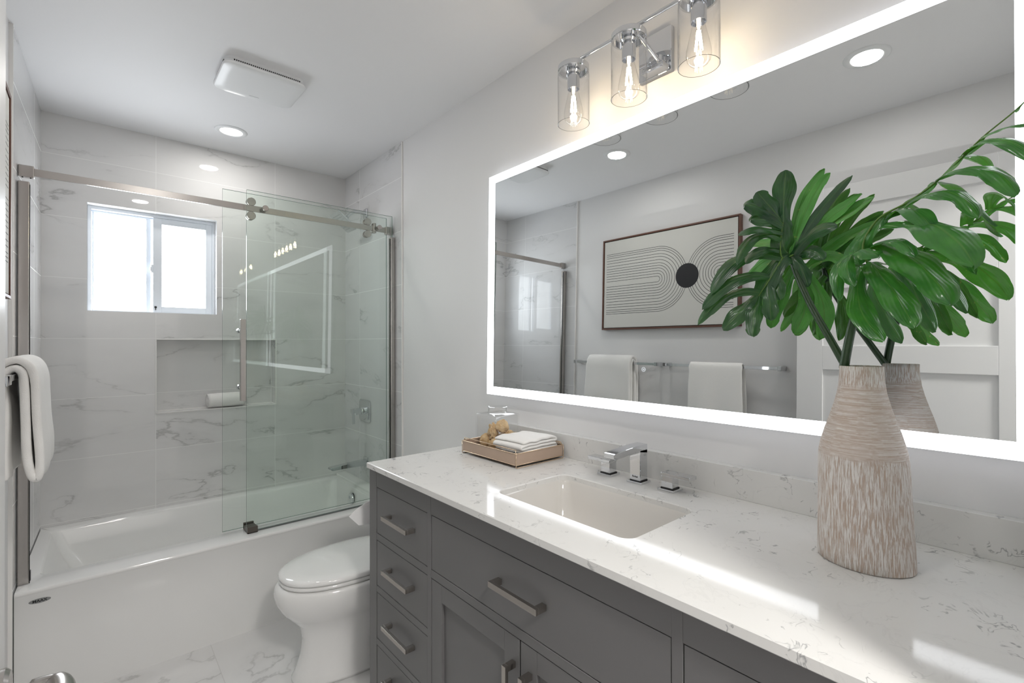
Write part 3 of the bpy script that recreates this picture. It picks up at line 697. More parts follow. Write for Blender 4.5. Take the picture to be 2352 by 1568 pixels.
# ---------------------------------------------------------------- vanity cabinet
FX = 0.945                                      # plane of the cabinet face
CT = 0.873; CB = 0.853                          # counter top / underside
YL, YRt = -1.667, -3.269
van = thing('vanity_cabinet', 'charcoal painted bathroom vanity with inset drawers and two shaker doors', 'vanity', (1.23, -2.468, FZ)); VA = At(van)
stiles = [(-1.667,-1.722),(-2.061,-2.0815),(-2.8545,-2.875),(-3.214,-3.269)]
bm = bmesh.new()
for a, b in stiles: box(bm, FX, FX+0.022, b, a, 0.0, CB)
for ya, yb in ((-1.722,-2.061),(-2.0815,-2.8545),(-2.875,-3.214)):
    box(bm, FX+0.0005, FX+0.022, yb, ya, 0.790, CB); box(bm, FX+0.0005, FX+0.022, yb, ya, 0.607, 0.630); box(bm, FX+0.0005, FX+0.022, yb, ya, 0.045, 0.085)
for ya, yb in ((-1.722,-2.061),(-2.875,-3.214)):
    for z0, z1 in ((0.427,0.449),(0.244,0.266)): box(bm, FX+0.0005, FX+0.022, yb, ya, z0, z1)
VA.part('face_frame', bm, M['grey_paint'], bevel=0.0008)
VA.part('carcass', boxes((FX+0.022,1.515,YL,YL-0.018,0.0,CB),(FX+0.022,1.515,YRt,YRt+0.018,0.0,CB),(FX+0.022,1.515,YRt+0.018,YL-0.018,0.045,0.063),(1.509,1.515,YRt+0.018,YL-0.018,0.06,CB),
    (FX+0.022,1.50,-2.08,-2.065,0.06,0.83),(FX+0.022,1.50,-2.872,-2.857,0.06,0.83)), M['grey_paint'])
for y in (YL-0.03, YRt+0.03, -2.0715, -2.8645):
    for x in (FX+0.022, 1.48): VA.part('foot', boxes((x-0.022,x+0.022,y-0.027,y+0.027,FZ,0.001)), M['grey_paint'], bevel=0.001)
def pull_h(parent, yc, zc, L=0.165, x=FX):
    bm = boxes((x-0.032,x-0.022,yc-L/2,yc+L/2,zc-0.007,zc+0.007),(x-0.023,x+0.001,yc-L/2,yc-L/2+0.014,zc-0.007,zc+0.007),(x-0.023,x+0.001,yc+L/2-0.014,yc+L/2,zc-0.007,zc+0.007))
    VA.part('handle', bm, M['nickel_dark'], parent=parent, bevel=0.0007)
def pull_v(parent, yc, zt, L=0.165, x=FX):
    bm = boxes((x-0.032,x-0.022,yc-0.0065,yc+0.0065,zt-L,zt),(x-0.023,x+0.001,yc-0.0065,yc+0.0065,zt-0.014,zt),(x-0.023,x+0.001,yc-0.0065,yc+0.0065,zt-L,zt-L+0.014))
    VA.part('handle', bm, M['nickel_dark'], parent=parent, bevel=0.0007)
g = 0.0018
rows = [(0.630,0.790),(0.449,0.607),(0.266,0.427),(0.085,0.244)]
for ya, yb in ((-1.722,-2.061),(-2.875,-3.214)):
    for z0, z1 in rows:
        d = VA.part('drawer', boxes((FX+0.0015,FX+0.020,yb+g,ya-g,z0+g,z1-g*1.3)), M['grey_paint'], bevel=0.0008)
        VA.part('drawer_box', boxes((FX+0.022,FX+0.40,yb+0.012,ya-0.012,z0+0.012,z1-0.03)), M['void'], parent=d)
        pull_h(d, (ya+yb)/2-0.012, (z0+z1)/2+(0.005 if z0 > .6 else 0.010))
d = VA.part('drawer', boxes((FX+0.0015,FX+0.020,-2.8545+g,-2.0815-g,0.630+g,0.790-g*1.3)), M['grey_paint'], bevel=0.0008)
pull_h(d, -2.473, 0.7155, 0.165)
for ya, yb, yh in ((-2.0815,-2.467,-2.4475),(-2.469,-2.8545,-2.5035)):
    bm = bmesh.new(); x0, x1 = FX+0.0015, FX+0.020; za, zb = 0.085+g, 0.607-g*1.3; a, b = ya-g, yb+g/2
    box(bm, x0, x1, a-0.0535, a, za, zb); box(bm, x0, x1, b, b+0.0535, za, zb)
    box(bm, x0, x1, b+0.0535, a-0.0535, zb-0.050, zb); box(bm, x0, x1, b+0.0535, a-0.0535, za, za+0.05)
    dd = VA.part('door', bm, M['grey_paint'], bevel=0.0008)
    VA.part('door_panel', boxes((x0+0.009,x1-0.003,b+0.050,a-0.050,za+0.045,zb-0.045)), M['grey_paint'], parent=dd)
    pull_v(dd, yh, 0.549)

# ---------------------------------------------------------------- countertop with sink cut-out
def ring_loop(x0, x1, y0, y1, ref, cx, cy):
    """points of the rectangle hit by rays from (cx,cy) through ref points, corners snapped"""
    pts = []
    for p in ref:
        dx, dy = p[0]-cx, p[1]-cy
        t = min([((x1 if dx>0 else x0)-cx)/dx if abs(dx)>1e-9 else 1e9, ((y1 if dy>0 else y0)-cy)/dy if abs(dy)>1e-9 else 1e9])
        pts.append([cx+dx*t, cy+dy*t])
    for X_, Y_ in ((x0,y0),(x0,y1),(x1,y0),(x1,y1)):
        k = min(range(len(pts)), key=lambda i: (pts[i][0]-X_)**2+(pts[i][1]-Y_)**2); pts[k] = [X_, Y_]
    return pts
ct = thing('countertop', 'white veined quartz countertop with undermount sink cut-out', 'countertop', (1.22, -2.468, CB)); A_ = At(ct)
SX0, SX1, SY0, SY1 = 1.056, 1.335, -2.690, -2.246
def c_loops(z): return rr_between(SX0, SX1, SY0, SY1, 0.032, z, 10)
CX0, CX1, CY0, CY1 = 0.924, 1.520, -3.292, -1.689
hol = c_loops(0); cxs, cys = (SX0+SX1)/2, (SY0+SY1)/2
out = ring_loop(CX0, CX1, CY0, CY1, hol, cxs, cys)
ch = 0.0022
def outl(z, d): return [((max(CX0+d, min(CX1, p[0]))), max(CY0, min(CY1-d, p[1])), z) for p in out]
bm = bmesh.new()
hl = lambda z, e: rr_between(SX0-e, SX1+e, SY0-e, SY1+e, 0.032, z, 10)
loft(bm, [hl(CB, 0), hl(CT-ch, 0), hl(CT, ch), outl(CT, ch), outl(CT-ch, 0), outl(CB+ch, 0), outl(CB, ch), hl(CB, 0)], True)
bmesh.ops.remove_doubles(bm, verts=bm.verts[:], dist=1e-5)
A_.part('slab', bm, M['quartz'])
bs = thing('backsplash', 'low veined quartz backsplash along the wall behind the countertop', 'backsplash', (1.51, -2.468, CT)); A_ = At(bs)
A_.part('splash_strip', boxes((1.499,1.5255,-3.292,-1.689,CT,0.956)), M['quartz'], bevel=0.001)
sk = thing('sink_basin', 'rectangular white undermount ceramic sink basin in the countertop', 'sink', (cxs, cys, CB-0.13)); A_ = At(sk)
def sb(e, r, z, tx=0): return rr_between(SX0-e, SX1+e+tx, SY0-e, SY1+e, r, z, 10)
bm = bmesh.new()
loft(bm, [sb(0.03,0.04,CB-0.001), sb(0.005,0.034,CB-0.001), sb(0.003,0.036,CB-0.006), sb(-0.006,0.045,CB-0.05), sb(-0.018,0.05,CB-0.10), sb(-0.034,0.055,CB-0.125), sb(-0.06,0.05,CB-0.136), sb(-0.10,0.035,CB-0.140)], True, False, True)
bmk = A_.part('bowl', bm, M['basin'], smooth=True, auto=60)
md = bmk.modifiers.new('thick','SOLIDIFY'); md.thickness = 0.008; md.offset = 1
bm = bmesh.new(); lathe(bm, [(0.0001,0.002),(0.020,0.003),(0.023,0.001),(0.023,-0.002)], (cxs,cys,CB-0.1395), 'Z', 28); A_.part('drain', bm, M['chrome'], smooth=True)

# ---------------------------------------------------------------- taps
def base_plate(A_, x, y):
    bm = bmesh.new(); loft(bm, [rrect(x,y,0.026,0.026,0.002,CT), rrect(x,y,0.026,0.026,0.002,CT+0.005), rrect(x,y,0.0245,0.0245,0.002,CT+0.0065)], True, True, True)
    A_.part('base_plate', bm, M['chrome'])
    A_.part('plinth', boxes((x-0.0185,x+0.0185,y-0.0185,y+0.0185,CT+0.0065,CT+0.009)), M['black'])
fs = thing('faucet_spout', 'square chrome faucet spout between the two sink handles', 'faucet', (1.435, -2.456, CT)); A_ = At(fs)
base_plate(A_, 1.435, -2.456)
A_.part('riser', boxes((1.416,1.454,-2.474,-2.438,CT+0.009,0.972)), M['chrome'], bevel=0.0015)
bm = bmesh.new()
loft(bm, [[(x,-2.474,z0),(x,-2.438,z0),(x,-2.438,z1),(x,-2.474,z1)] for x,z0,z1 in ((1.4543,0.960,0.987),(1.416,0.966,0.987),(1.36,0.965,0.984),(1.300,0.962,0.979),(1.292,0.966,0.978))], True, True, True)
A_.part('spout_arm', bm, M['chrome'], bevel=0.0012)
bm = bmesh.new(); lathe(bm, [(0.0001,-0.003),(0.009,-0.003),(0.009,0.003),(0.0001,0.003)], (1.312,-2.456,0.962), 'Z', 18); A_.part('aerator', bm, M['greyprint'])
text_mesh('engraved_mark', 'Riobel', 0.0075, M['ink'], fs, Matrix.Translation(Vector((1.4158,-2.456,0.893))+A_.off) @ Matrix.Rotation(-PI/2, 4, 'Z') @ Matrix.Rotation(PI/2, 4, 'X'), 0.0001)
def tap(y, s, label):
    t = thing('sink_tap', label, 'tap', (1.435, y, CT), 'sink tap handles'); a = At(t)
    base_plate(a, 1.435, y)
    a.part('handle_block', boxes((1.418,1.452,y-0.017,y+0.017,CT+0.009,0.9135)), M['chrome'], bevel=0.001)
    a.part('lever_plate', boxes((1.416,1.454,y-s*0.018,y+s*0.070,0.9135,0.9235)), M['chrome'], bevel=0.0015)
    return t
tap(-2.345, 1, 'chrome tap handle nearest the gold tray, its flat lever turned left')
tap(-2.560, -1, 'chrome tap handle nearest the vase, its flat lever turned right')

# ---------------------------------------------------------------- tray, jar, sponges, cloths
TX0, TX1, TY0, TY1 = 1.256, 1.484, -2.104, -1.796; TZ0, TZ1 = 0.884, 0.922
ty = thing('tray', 'tan rectangular tray with thin rose gold wire rims and feet on the countertop', 'tray', (1.37, -1.95, CT)); A_ = At(ty)
bm = bmesh.new()
loft(bm, [rr_between(TX0,TX1,TY0,TY1,0.006,z_,4) for z_ in (TZ0,TZ1)] + [rr_between(TX0+0.002,TX1-0.002,TY0+0.002,TY1-0.002,0.006,TZ1,4), rr_between(TX0+0.002,TX1-0.002,TY0+0.002,TY1-0.002,0.006,TZ0+0.003,4)], True, True, True)
A_.part('tray_body', bm, M['tray'], smooth=True, auto=35)
def wire(name, pts, r=0.0015, closed=False, sm=0):
    bm = bmesh.new(); tube(bm, pts + ([pts[0]] if closed else []), r, 8); A_.part(name, bm, M['gold'], smooth=True)
def rp(z, e=0.0): return [tuple(p) for p in rr_between(TX0-e,TX1+e,TY0-e,TY1+e,0.008,z,4)]
wire('top_rim', rp(TZ1), 0.0018, True); wire('bottom_rim', rp(TZ0), 0.0015, True)
# long side handles and runner feet
for x, s in ((TX0,-1),(TX1,1)):
    wire('side_handle', catmull([(x-s*0.004,TY0+0.006,TZ1-0.002),(x-s*0.006,TY0+0.009,TZ1+0.007),(x-s*0.007,TY0+0.018,TZ1+0.010),(x-s*0.007,(TY0+TY1)/2,TZ1+0.010),(x-s*0.007,TY1-0.018,TZ1+0.010),(x-s*0.006,TY1-0.009,TZ1+0.007),(x-s*0.004,TY1-0.006,TZ1-0.002)], 5), 0.0014)
for y, s in ((TY0,-1),(TY1,1)):
    wire('foot_runner', catmull([(TX0+0.002,y,TZ0),(TX0,y,TZ0-0.006),(TX0+0.006,y,CT+0.0016),(TX0+0.02,y,CT+0.0016),((TX0+TX1)/2,y,CT+0.0016),(TX1-0.02,y,CT+0.0016),(TX1-0.006,y,CT+0.0016),(TX1,y,TZ0-0.006),(TX1-0.002,y,TZ0)], 5), 0.0015)
for x in (TX0, TX1):
    wire('corner_wire', [(x,TY0,TZ0-0.004),(x,TY0,TZ1)], 0.0013); wire('corner_wire', [(x,TY1,TZ0-0.004),(x,TY1,TZ1)], 0.0013)
# two rings at the short end
for k in range(3): wire('end_wire', catmull([(TX1-0.006-k*0.0,TY0+0.002+0.012*k,TZ1),(TX1-0.010,TY0+0.002+0.012*k,TZ1+0.009),(TX1-0.02,TY0+0.004+0.012*k,TZ1+0.009)], 5), 0.001)
jb = TZ0+0.0035; JX0, JX1, JY0, JY1 = 1.312, 1.434, -1.925, -1.803; jc = ((JX0+JX1)/2, (JY0+JY1)/2)
jar = thing('glass_jar', 'square clear glass jar with round open neck holding sponges in the tray', 'jar', (jc[0], jc[1], jb)); A_ = At(jar)
hw = 0.061
bm = bmesh.new()
def circ(r, z, n=12):
    return [Vector((jc[0]+r*math.cos(a), jc[1]+r*math.sin(a), z)) for a in [q*PI/2 + PI/2*(k)/(n) for q in range(4) for k in range(n+1)]]
def jr(h, r, z): return rrect(jc[0], jc[1], h, h, r, z, 12)
loft(bm, [jr(hw-0.003,0.004,jb), jr(hw,0.005,jb+0.003), jr(hw,0.005,1.016), jr(hw-0.002,0.006,1.020), jr(hw-0.012,0.02,1.0225), circ(0.040,1.024), circ(0.0365,1.029), circ(0.036,1.040), circ(0.0395,1.044), circ(0.0395,1.046), circ(0.036,1.0465), circ(0.034,1.044), circ(0.034,1.028), circ(0.038,1.021), jr(hw-0.013,0.02,1.0195), jr(hw-0.005,0.006,1.014), jr(hw-0.004,0.005,jb+0.007), jr(hw-0.008,0.004,jb+0.005)], True, True, True)
A_.part('jar_body', bm, [M['clear']], smooth=True, auto=30)
def sponge(name_label, c, r, sx=1, sy=1, sz=1, seed=0, amp=0.25, fr=1.0):
    bm = bmesh.new(); bmesh.ops.create_icosphere(bm, subdivisions=4, radius=1)
    for v in bm.verts:
        q = v.co*1.3*fr + Vector((seed*7.1, seed*3.3, seed)); n = noise.noise(q) + 0.5*noise.noise(q*2.7) + 0.25*noise.noise(q*6)
        v.co = v.co*(1+amp*n); v.co = Vector((v.co.x*sx*r, v.co.y*sy*r, v.co.z*sz*r))
    o = mkobj('sea_sponge', bm, M['sponge'], smooth=True); o.location = c
    o.scale = (1.05,)*3; tag(o, name_label, 'sponge', 'sea sponges in the glass jar')
sponge('round brown sea sponge lowest at the left in the jar', (1.341,-1.832,0.916), 0.0225, seed=1)
sponge('pale tan sea sponge lowest at the front beside the cloth', (1.339,-1.888,0.909), 0.0205, seed=2)
sponge('shaggy stringy sea sponge standing upright in the middle of the jar', (1.352,-1.863,0.953), 0.0215, 0.75, 0.8, 1.35, seed=3, amp=0.55, fr=2.0)
sponge('sea sponge topmost in the jar just under its neck', (1.372,-1.893,0.974), 0.0235, seed=4)
sponge('flat sea sponge at the right of the jar above the white cloth', (1.398,-1.900,0.935), 0.025, 1, 0.95, 0.8, seed=5)
def folded_cloth(name, x0, x1, y0, y1, z0, layers, th, label, seed, rot=0.0, wav=0.003):
    """flat folded cloth: serpentine profile in XZ (folds facing -x) swept along y"""
    t = thing(name, label, 'cloth', ((x0+x1)/2, (y0+y1)/2, z0), 'folded cloths in the tray')
    cx, cy = (x0+x1)/2, (y0+y1)/2; prof = []
    N = 14
    for l in range(layers):
        z = z0 + th*0.5 + l*th; xs_ = [x0+0.008+(x1-x0-0.016)*k/N for k in range(N+1)]
        if l % 2: xs_ = xs_[::-1]
        prof += [(x, z) for x in xs_]
        if l < layers-1:
            s = 1 if l % 2 == 0 else -1; xe = xs_[-1]
            for a in (30,60,90,120,150): prof.append((xe + s*math.sin(math.radians(a))*th*0.55, z + th*0.5 - math.cos(math.radians(a))*th*0.5))
    bm = bmesh.new(); rings = []; NY = 22
    for i in range(NY+1):
        y = y0 + (y1-y0)*i/NY; ring = []
        for (x, z) in prof:
            u = (z-z0)/(layers*th)
            dz = wav*u*(noise.noise((x*26+seed, y*9, seed)) + 0.9*math.sin(x*120+seed)*0.6) - 0.006*u*max(0, abs(2*(x-cx)/(x1-x0))-0.65)*2 - 0.004*u*max(0, abs(2*(y-cy)/(y1-y0))-0.7)*2
            ring.append((x + 0.002*noise.noise((z*200, y*12, seed)), y + 0.003*noise.noise((x*15, z*300, seed+3)), z + dz))
        rings.append(ring)
    loft(bm, rings, False)
    bm.transform(Matrix.Translation((cx,cy,0)) @ Matrix.Rotation(rot, 4, 'Z') @ Matrix.Translation((-cx,-cy,0)))
    a = At(t); o = a.part('cloth', bm, M['towel'], smooth=True)
    md = o.modifiers.new('thick','SOLIDIFY'); md.thickness = th*0.86; md.offset = 0
    md2 = o.modifiers.new('sub','SUBSURF'); md2.levels = 1; md2.render_levels = 1
zf = TZ0+0.0035
folded_cloth('folded_washcloth', 1.276, 1.462, -2.090, -1.962, zf, 3, 0.0072, 'flat thin white washcloth lying at the bottom of the tray', 3, wav=0.001)
folded_cloth('folded_washcloth', 1.290, 1.470, -2.088, -1.940, zf+0.0235, 4, 0.0118, 'thick folded white washcloth lying on top of the flat one in the tray', 11, rot=0.05)

# ---------------------------------------------------------------- vase and leaves
VX, VY = 1.317, -3.037
vz = thing('wooden_vase', 'tall whitewashed carved wooden bottle vase on the countertop', 'vase', (VX, VY, CT)); A_ = At(vz)
prof = [(0.0001,0.001),(0.070,0.0),(0.0735,0.002),(0.0735,0.02),(0.0722,0.10),(0.0712,0.19),(0.0700,0.206),(0.0672,0.222),(0.060,0.248),(0.052,0.272),(0.0445,0.297),(0.039,0.320),(0.0362,0.340),(0.0352,0.358),(0.0352,0.3695),(0.0335,0.3705),(0.031,0.3695),(0.031,0.33),(0.042,0.28),(0.0001,0.27)]
bm = bmesh.new()
loops = []
for r, h_ in prof:
    lp = []
    for k in range(56):
        t = 2*PI*k/56; u, v = r*math.cos(t), r*math.sin(t)
        k2 = min(1, max(0, (0.21-h_)/0.21))
        lp.append((VX+u*(1-0.06*k2), VY + v*(1+0.05*k2) - 0.004*k2, CT+h_))
    loops.append(lp)
loft(bm, loops, True, True, True)
A_.part('vase_body', bm, M['vase'], smooth=True, auto=60)

LA=[((1.35,-2.889,1.553),(1.35,-2.89,1.61),(1.335,-2.9,1.661),0.042),
((1.35,-2.889,1.553),(1.335,-2.868,1.588),(1.315,-2.849,1.623),0.046),
((1.35,-2.889,1.548),(1.325,-2.858,1.584),(1.295,-2.829,1.592),0.044),
((1.35,-2.889,1.543),(1.33,-2.861,1.56),(1.3,-2.84,1.559),0.034),
((1.355,-2.886,1.53),(1.3,-2.859,1.536),(1.235,-2.844,1.515),0.024),
((1.355,-2.885,1.518),(1.29,-2.854,1.517),(1.225,-2.844,1.454),0.026),
((1.36,-2.882,1.493),(1.31,-2.859,1.49),(1.26,-2.847,1.459),0.024),
((1.385,-2.896,1.486),(1.395,-2.943,1.569),(1.4,-3.004,1.637),0.022),
((1.39,-2.898,1.487),(1.4,-2.946,1.541),(1.4,-3.021,1.594),-0.026),
((1.385,-2.888,1.488),(1.4,-2.908,1.587),(1.4,-2.955,1.664),-0.026),
((1.385,-2.891,1.487),(1.395,-2.925,1.592),(1.39,-2.968,1.649),-0.024),
((1.39,-2.898,1.484),(1.4,-2.958,1.538),(1.41,-3.04,1.585),-0.026),
((1.38,-2.898,1.481),(1.375,-2.941,1.524),(1.37,-2.985,1.528),0.03),
((1.385,-2.898,1.479),(1.385,-2.931,1.489),(1.38,-2.956,1.465),0.034),
((1.375,-2.9,1.476),(1.375,-2.914,1.455),(1.375,-2.929,1.409),0.03),
((1.355,-2.884,1.476),(1.29,-2.821,1.473),(1.235,-2.782,1.397),0.031),
((1.335,-2.869,1.434),(1.275,-2.818,1.425),(1.235,-2.76,1.363),0.03),
((1.315,-2.855,1.398),(1.27,-2.801,1.392),(1.24,-2.747,1.329),0.026),
((1.31,-2.85,1.391),(1.285,-2.823,1.357),(1.265,-2.794,1.316),0.034),
((1.312,-2.851,1.391),(1.29,-2.85,1.347),(1.27,-2.856,1.302),0.034),
((1.33,-2.862,1.42),(1.31,-2.875,1.379),(1.3,-2.881,1.336),0.032),
((1.345,-2.877,1.456),(1.34,-2.88,1.419),(1.33,-2.889,1.381),0.028),
((1.38,-2.896,1.484),(1.36,-2.884,1.507),(1.35,-2.889,1.572),0.048),
((1.375,-2.894,1.484),(1.345,-2.877,1.458),(1.31,-2.845,1.381),0.044),
((1.385,-2.886,1.481),(1.4,-2.843,1.478),(1.42,-2.78,1.446),-0.034),
((1.39,-2.9,1.46),(1.41,-2.858,1.386),(1.41,-2.839,1.322),-0.034),
((1.4,-2.907,1.441),(1.42,-2.909,1.373),(1.42,-2.885,1.309),-0.036),
((1.4,-2.916,1.44),(1.42,-2.944,1.371),(1.42,-2.938,1.295),-0.034),
((1.4,-2.916,1.445),(1.43,-2.966,1.504),(1.44,-3.047,1.539),-0.026),
((1.4,-2.916,1.449),(1.42,-2.961,1.475),(1.43,-2.998,1.424),-0.03),
((1.37,-2.882,1.45),(1.39,-2.847,1.416),(1.41,-2.814,1.358),-0.032),
((1.375,-2.885,1.509),(1.4,-2.843,1.519),(1.425,-2.783,1.532),-0.034)]
RA=[[(1.38,-2.898,1.483),(1.357,-2.884,1.476),(1.355,-2.881,1.507),(1.35,-2.889,1.558)],[(1.357,-2.884,1.476),(1.335,-2.869,1.434),(1.31,-2.852,1.391)]]
LB=[((1.3,-3.08,1.518),(1.26,-3.123,1.515),(1.22,-3.159,1.455),0.03),
((1.29,-3.112,1.535),(1.25,-3.169,1.532),(1.215,-3.208,1.477),0.036),
((1.28,-3.151,1.561),(1.23,-3.208,1.555),(1.2,-3.249,1.497),0.033),
((1.265,-3.187,1.59),(1.22,-3.228,1.589),(1.18,-3.276,1.53),0.026),
((1.255,-3.209,1.608),(1.23,-3.241,1.607),(1.2,-3.276,1.592),0.018),
((1.24,-3.245,1.631),(1.23,-3.259,1.642),(1.21,-3.276,1.656),0.02),
((1.3,-3.083,1.507),(1.22,-3.159,1.472),(1.16,-3.208,1.398),0.056),
((1.305,-3.062,1.472),(1.23,-3.13,1.425),(1.165,-3.182,1.345),0.056),
((1.305,-3.052,1.44),(1.24,-3.094,1.39),(1.18,-3.139,1.313),0.046),
((1.3,-3.042,1.433),(1.26,-3.048,1.357),(1.21,-3.093,1.291),0.036),
((1.3,-3.05,1.461),(1.25,-3.098,1.466),(1.21,-3.135,1.428),0.026),
((1.27,-3.033,1.455),(1.25,-3.058,1.453),(1.24,-3.081,1.437),0.038),
((1.28,-3.027,1.453),(1.25,-3.017,1.423),(1.23,-3.026,1.364),0.02),
((1.275,-3.032,1.452),(1.24,-3.034,1.42),(1.22,-3.05,1.389),0.024),
((1.32,-3.072,1.464),(1.38,-3.125,1.439),(1.4,-3.178,1.341),0.04),
((1.32,-3.06,1.441),(1.37,-3.095,1.409),(1.385,-3.136,1.307),0.04),
((1.32,-3.049,1.418),(1.35,-3.059,1.361),(1.36,-3.092,1.287),0.034),
((1.3,-3.111,1.533),(1.36,-3.129,1.516),(1.41,-3.164,1.445),0.034),
((1.29,-3.15,1.559),(1.37,-3.169,1.564),(1.43,-3.214,1.496),0.034),
((1.275,-3.186,1.59),(1.36,-3.203,1.599),(1.42,-3.236,1.543),0.03),
((1.31,-3.047,1.442),(1.31,-3.037,1.476),(1.3,-3.076,1.517),0.048),
((1.3,-3.076,1.513),(1.29,-3.109,1.531),(1.28,-3.151,1.558),0.03),
((1.28,-3.151,1.558),(1.268,-3.18,1.583),(1.255,-3.212,1.609),0.018)]
RB=[[(1.31,-3.049,1.438),(1.308,-3.043,1.475),(1.3,-3.068,1.516),(1.29,-3.112,1.535),(1.28,-3.151,1.558),(1.265,-3.187,1.588),(1.255,-3.211,1.609),(1.24,-3.245,1.631),(1.22,-3.276,1.654)]]
SA=[(1.325,-3.011,1.238),(1.34,-2.978,1.298),(1.36,-2.938,1.369),(1.378,-2.904,1.444),(1.38,-2.896,1.479)]
SB=[(1.315,-3.009,1.238),(1.315,-3.021,1.31),(1.312,-3.036,1.377),(1.31,-3.049,1.436)]
def leaf_strip(bm, uvl, P0, P1, P2, w, nrm, base=0.55, fold=0.10, seed=0, mi=0):
    P0, P1, P2 = Vector(P0), Vector(P1), Vector(P2); N, K = 24, 6
    C1 = 2*P1 - 0.5*(P0+P2)
    rows = []
    for i in range(N+1):
        t = i/N; c = (1-t)**2*P0 + 2*t*(1-t)*C1 + t*t*P2; d = (2*(1-t)*(C1-P0) + 2*t*(P2-C1)).normalized()
        side = d.cross(nrm).normalized(); nn = side.cross(d).normalized()
        if t < 0.62: ww = base + (1-base)*math.sin(PI/2*(t/0.62))**1.3
        else: ww = math.sqrt(max(0.0, 1-((t-0.62)/0.38)**2.3))
        ww = max(ww*(1 + 0.14*math.sin(t*9+seed*2.1)*(t < .8)), 0.06)
        h_ = w*0.5*ww; row = []
        for k in range(-K, K+1):
            s = k/K
            off = nn*(-fold*abs(s)*w + 0.10*w*noise.noise((s*1.5+seed, t*4, seed*1.7)) + 0.05*w*math.sin(t*11+s*2.0+seed)*abs(s))
            row.append((c + side*h_*s + off, s, t*P0.__sub__(P2).length))
        rows.append(row)
    vs = [[(bm.verts.new(p), u, v) for p, u, v in r] for r in rows]
    for a, b in zip(vs, vs[1:]):
        for k in range(len(a)-1):
            q = (a[k], a[k+1], b[k+1], b[k]); f = bm.faces.new([x[0] for x in q]); f.material_index = mi
            for lp, x in zip(f.loops, q): lp[uvl].uv = (x[1], x[2])
def make_leaf(label, lobes, ribs, stempts, nrm_fn, rs, cx):
    t = thing('philodendron_leaf', label, 'leaf', tuple(stempts[0]), 'philodendron leaves in the vase'); a = At(t)
    bm = bmesh.new(); tube(bm, catmull(stempts, 8), [rs*(1.0-0.25*k/(8*(len(stempts)-1))) for k in range(8*(len(stempts)-1)+1)], 16)
    a.part('stem', bm, M['stem'], smooth=True)
    bm = bmesh.new(); uvl = bm.loops.layers.uv.new('UVMap')
    for i, (p0, p1, p2, w) in enumerate(lobes):
        nv = nrm_fn(Vector(p0), Vector(p2))*(1 if w > 0 else -1); leaf_strip(bm, uvl, p0, p1, p2, abs(w)*(1.0 if cx == 1 else 1.1), nv, seed=i+cx, mi=0 if w > 0 else 1)
    bmesh.ops.translate(bm, verts=bm.verts[:], vec=a.off)
    bl = mkobj('leaf_blade', bm, [M['leaf' if cx == 1 else 'leaf2'], M['leaf3']], t, smooth=None)
    for p in bl.data.polygons: p.use_smooth = True
    for r in ribs:
        bm = bmesh.new(); pp = catmull(r, 6); tube(bm, pp, [0.0022*(1-0.6*k/len(pp)) for k in range(len(pp))], 8)
        a.part('midrib', bm, M['rib'], smooth=True, parent=bl)
camp = Vector((0.21,-3.29,1.29))
def nA(p0, p2): 
    v = Vector((-0.85, -0.35, 0.45)); return v.normalized()
def nB(p0, p2):
    v = Vector((-0.55, -0.15, 0.85)); return v.normalized()
make_leaf('green split leaf on the stem leaning left, drooping in front of the mirrored painting', LA, RA, SA, nA, 0.0075, 1)
make_leaf('green split leaf on the upright stem, arching up past the right edge of the mirror', LB, RB, SB, nB, 0.0085, 40)

# ---------------------------------------------------------------- lit mirror (tilted slightly back as it hangs)
mr = thing('lit_mirror', 'large rectangular mirror with a glowing white light border above the vanity', 'mirror', (1.485, -2.468, 1.288))
mr.rotation_euler = (0, 0.0162, 0)
HY, ZB, ZT = 0.809, -0.2165, 0.7195
SW, SH = 0.043, 0.034
mkobj('housing', boxes((0.0015,0.0215,-HY+0.004,HY-0.004,ZB+0.004,ZT-0.004)), M['alu'], mr)
mkobj('hanging_rail', boxes((0.0215,0.0245,-0.6,0.6,0.45,0.50)), M['alu'], mr)
mkobj('hanging_rail', boxes((0.0215,0.040,-0.6,0.6,ZB+0.02,ZB+0.05)), M['alu'], mr)
mkobj('mirror_glass', boxes((0.0,0.0016,-HY+SW,HY-SW,ZB+SH,ZT-SH)), M['mirror'], mr)
mkobj('light_border', boxes((0.0,0.006,-HY,-HY+SW,ZB,ZT),(0.0,0.006,HY-SW,HY,ZB,ZT),(0.0,0.006,-HY+SW,HY-SW,ZB,ZB+SH),(0.0,0.006,-HY+SW,HY-SW,ZT-SH,ZT)), M['led'], mr)
bm = bmesh.new()
tc = Vector((-0.0006, 0.026, -0.081)); 
tube(bm, [tc+Vector((0, 0.0062*math.cos(t), 0.0062*math.sin(t))) for t in (2*PI*k/32 for k in range(33))], 0.00055, 6)
for k in range(8):
    a = PI*k/4; tube(bm, [tc+Vector((0,r*math.cos(a),r*math.sin(a))) for r in (0.0022,0.0034)], 0.0003, 5)
tube(bm, [tc+Vector((0, 0.0013*math.cos(t), 0.0013*math.sin(t))) for t in (2*PI*k/12 for k in range(13))], 0.0003, 5)
mkobj('touch_switch', bm, emat('touch_icon', (0.9,0.95,1.0), 0.95), mr)

